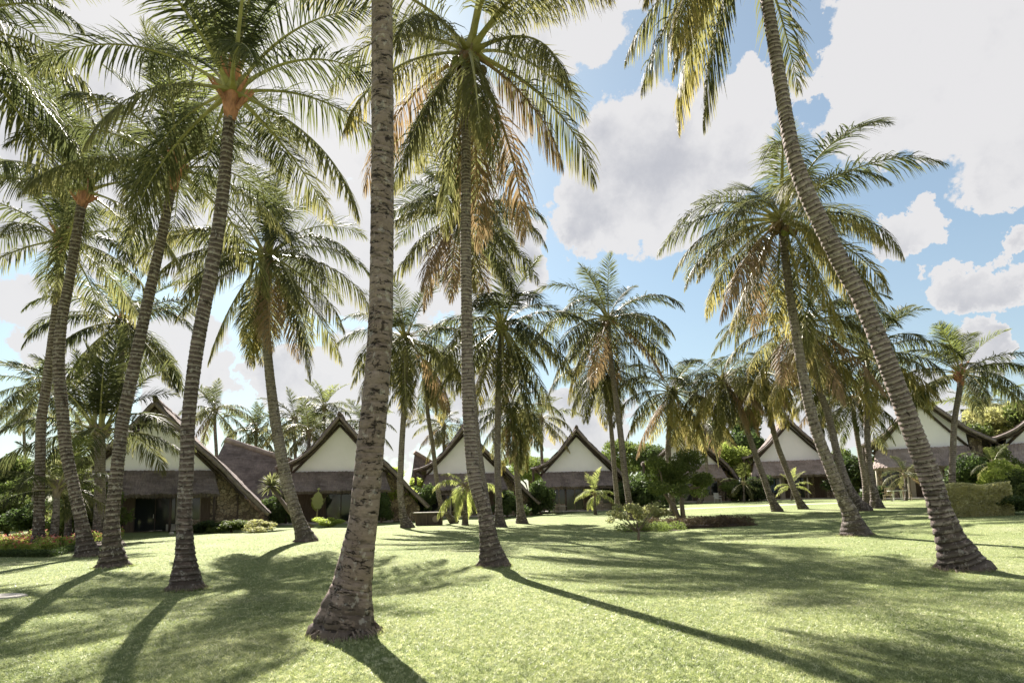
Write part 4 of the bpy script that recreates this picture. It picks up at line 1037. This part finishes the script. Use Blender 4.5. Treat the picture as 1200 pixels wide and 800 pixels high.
t = np.clip((x * .9 + y * .15 - 8) / 25, 0, 1); z = .85 * t * t * (3 - 2 * t) + .03 * np.sin(x * .35 + 1) * np.sin(y * .3) * np.clip((y - 4) / 10, 0, 1)
n = len(x); rad = np.hypot(x, y)
w = g.uniform(.0025, .005, n) * (.5 + rad * .07); a = g.uniform(0, 2 * PI, n)
lx = g.normal(0, .018, n); ly = g.normal(0, .018, n)
wx = np.cos(a) * w; wy = np.sin(a) * w
V = np.stack([np.stack([x - wx, y - wy, z], 1), np.stack([x + wx, y + wy, z], 1), np.stack([x + lx, y + ly, z + h], 1)], 1).reshape(-1, 3)
cs = .035 * (1 + rad * .05); ci = (np.floor(x / cs) * 73856093).astype(np.int64) ^ (np.floor(y / cs * .7) * 19349663).astype(np.int64)
ch = ((ci * 2654435761) % 1000003) / 1000003.
patch = .10 * np.sin(x * 1.9 + 2 * np.sin(y * .8)) * np.sin(y * 1.5 + 1.7 * np.sin(x * 1.1))
lt = np.repeat(np.clip(.5 + (ch - .5) * .85 + patch + g.normal(0, .14, n), 0, 1), 3)
props(link('grass', npmesh('grass', V, np.arange(n * 3).reshape(n, 3), ['blade'], None, {'lt': lt})), 'short bright green grass blades of the lawn', 'grass', kind='stuff')

# ------------------------------------------------------------------ sky, sun
SUN_EL, SUN_AZ = R(40.5), R(-22.5)      # azimuth measured from +Y towards +X
sd = Vector((math.sin(SUN_AZ) * math.cos(SUN_EL), math.cos(SUN_AZ) * math.cos(SUN_EL), math.sin(SUN_EL)))
sl = bpy.data.lights.new('sun', 'SUN'); sl.energy = 5.0; sl.angle = R(.53); sl.color = (1, .93, .86)
so = bpy.data.objects.new('sun', sl); COL.objects.link(so); so.rotation_euler = sd.to_track_quat('Z', 'Y').to_euler()
w = bpy.data.worlds.new('World'); scene.world = w; w.use_nodes = True; nt = w.node_tree
bg = nt.nodes['Background']
sky = N(nt, 'ShaderNodeTexSky', sky_type='NISHITA'); sky.sun_disc = False; sky.sun_elevation = SUN_EL; sky.sun_rotation = SUN_AZ
sky.air_density = 1.0; sky.dust_density = .6; sky.ozone_density = 2.0
D = N(nt, 'ShaderNodeTexCoord').outputs['Generated']
DD = D
def mth(op, a, b=None, c=None):
    n_ = N(nt, 'ShaderNodeMath', operation=op)
    for i, v in enumerate((a, b, c)):
        if v is None: continue
        if isinstance(v, (int, float)): n_.inputs[i].default_value = v
        else: nt.links.new(v, n_.inputs[i])
    return n_.outputs[0]
def dotd(v, D_=None):
    n_ = N(nt, 'ShaderNodeVectorMath', operation='DOT_PRODUCT'); nt.links.new(D_ or D, n_.inputs[0]); n_.inputs[1].default_value = tuple(v); return n_.outputs['Value']
blobs = [(1010, 90, 85), (1090, 50, 120), (1180, 120, 150), (1060, 130, 90), (960, 110, 45), (1230, 30, 160), (1170, 210, 60), (1100, 10, 90),
         (735, 195, 66), (800, 200, 70), (700, 230, 55), (760, 255, 55), (850, 180, 60), (870, 150, 45),
         (1065, 278, 38), (1050, 290, 20), (1150, 345, 45), (1200, 360, 55), (1180, 330, 40),
         (60, 110, 175), (250, 60, 215), (-60, 250, 110), (410, 90, 125), (185, 255, 105), (400, 300, 85), (500, 330, 70), (560, 150, 62), (645, 30, 60), (590, 300, 60), (620, 310, 35), (480, 220, 70),
         (60, 405, 85), (220, 450, 80), (350, 435, 50), (430, 470, 80), (560, 460, 50), (690, 480, 55), (880, 500, 60), (1020, 500, 50), (1090, 510, 45), (720, 5, 45), (1180, 440, 40), (960, 505, 60)]
nzc = N(nt, 'ShaderNodeTexNoise'); nzc.inputs['Scale'].default_value = 4.5; nzc.inputs['Detail'].default_value = 9; nzc.inputs['Roughness'].default_value = .62; nt.links.new(D, nzc.inputs['Vector'])
sb = N(nt, 'ShaderNodeVectorMath', operation='SUBTRACT'); nt.links.new(nzc.outputs['Color'], sb.inputs[0]); sb.inputs[1].default_value = (.5, .5, .5)
sc2 = N(nt, 'ShaderNodeVectorMath', operation='SCALE'); nt.links.new(sb.outputs[0], sc2.inputs[0]); sc2.inputs['Scale'].default_value = .34
wp = N(nt, 'ShaderNodeVectorMath', operation='ADD'); nt.links.new(D, wp.inputs[0]); nt.links.new(sc2.outputs[0], wp.inputs[1])
wn = N(nt, 'ShaderNodeVectorMath', operation='NORMALIZE'); nt.links.new(wp.outputs[0], wn.inputs[0]); DW = wn.outputs[0]
acc = None
for (bx, by, br) in blobs:
    c = ray(bx, by); e = ray(bx + br, by); ang = math.acos(max(-1, min(1, c.dot(e)))) 
    mr = N(nt, 'ShaderNodeMapRange', interpolation_type='SMOOTHSTEP'); nt.links.new(dotd(c, DW), mr.inputs['Value'])
    mr.inputs['From Min'].default_value = math.cos(ang * 1.35); mr.inputs['From Max'].default_value = math.cos(ang * .35)
    acc = mr.outputs[0] if acc is None else mth('MAXIMUM', acc, mr.outputs[0])
# elsewhere in the sky: broken cloud
back = N(nt, 'ShaderNodeMapRange'); nt.links.new(dotd((0, 1, .35)), back.inputs['Value']); back.inputs['From Min'].default_value = .55; back.inputs['From Max'].default_value = .0; back.inputs['To Max'].default_value = .55
acc = mth('MAXIMUM', acc, back.outputs[0])
f1 = noise(nt, D, 5.0, 10, .58); f2 = noise(nt, D, 16, 6, .6)
dens = mth('ADD', mth('MULTIPLY_ADD', mth('SUBTRACT', f1, .5), .9, acc), mth('MULTIPLY', mth('SUBTRACT', f2, .5), .5))
cl = N(nt, 'ShaderNodeMapRange', interpolation_type='SMOOTHSTEP'); nt.links.new(dens, cl.inputs['Value']); cl.inputs['From Min'].default_value = .42; cl.inputs['From Max'].default_value = .62
# thick cloud: white edges, greyer body
body = N(nt, 'ShaderNodeMapRange', interpolation_type='SMOOTHSTEP'); nt.links.new(mth('ADD', dens, mth('MULTIPLY', mth('SUBTRACT', noise(nt, D, 4.6, 10, .62), .5), 2.6)), body.inputs['Value'])
body.inputs['From Min'].default_value = .8; body.inputs['From Max'].default_value = 1.55
SKYK = .053; CW = 3.95
ccol = mix(nt, body.outputs[0], (CW, CW * 1.0, CW * .995), (CW * .67, CW * .685, CW * .73))
sg = mth('POWER', mth('MAXIMUM', dotd(sd), 0), 9); sg2 = mth('POWER', mth('MAXIMUM', dotd(sd), 0), 60)
ccol = mix(nt, mth('MULTIPLY', sg2, .45), ccol, (CW * 1.15, CW * 1.13, CW * 1.1))
hz = N(nt, 'ShaderNodeMapRange'); nt.links.new(dotd((0, 0, 1)), hz.inputs['Value']); hz.inputs['From Min'].default_value = 0; hz.inputs['From Max'].default_value = .35; hz.inputs['To Min'].default_value = .45; hz.inputs['To Max'].default_value = .12
skyc = mix(nt, hz.outputs[0], mix(nt, .25, mix(nt, 1.0, sky.outputs[0], (.80, .90, .80), 'MULTIPLY'), (2.0, 2.1, 2.2)), (CW * .8, CW * .83, CW * .86))
fin = mix(nt, mth('MULTIPLY', cl.outputs[0], .94), skyc, ccol)
fin = mix(nt, 1.0, fin, (1.01, .992, 1.0), 'MULTIPLY')
nt.links.new(fin, bg.inputs[0]); bg.inputs[1].default_value = SKYK

scene.view_settings.view_transform = 'Standard'; scene.view_settings.look = 'None'; scene.view_settings.gamma = 1
scene.view_settings.exposure = 1.98
scene.render.engine = 'CYCLES'
cy = scene.cycles
cy.max_bounces = 7; cy.diffuse_bounces = 3; cy.glossy_bounces = 2; cy.transmission_bounces = 4; cy.transparent_max_bounces = 4
cy.use_denoising = True; cy.denoiser = 'OPENIMAGEDENOISE'; cy.denoising_prefilter = 'ACCURATE'; cy.denoising_input_passes = 'RGB_ALBEDO_NORMAL'; cy.use_adaptive_sampling = True; cy.adaptive_threshold = .015; cy.sample_clamp_indirect = 6; cy.caustics_reflective = False; cy.caustics_refractive = False
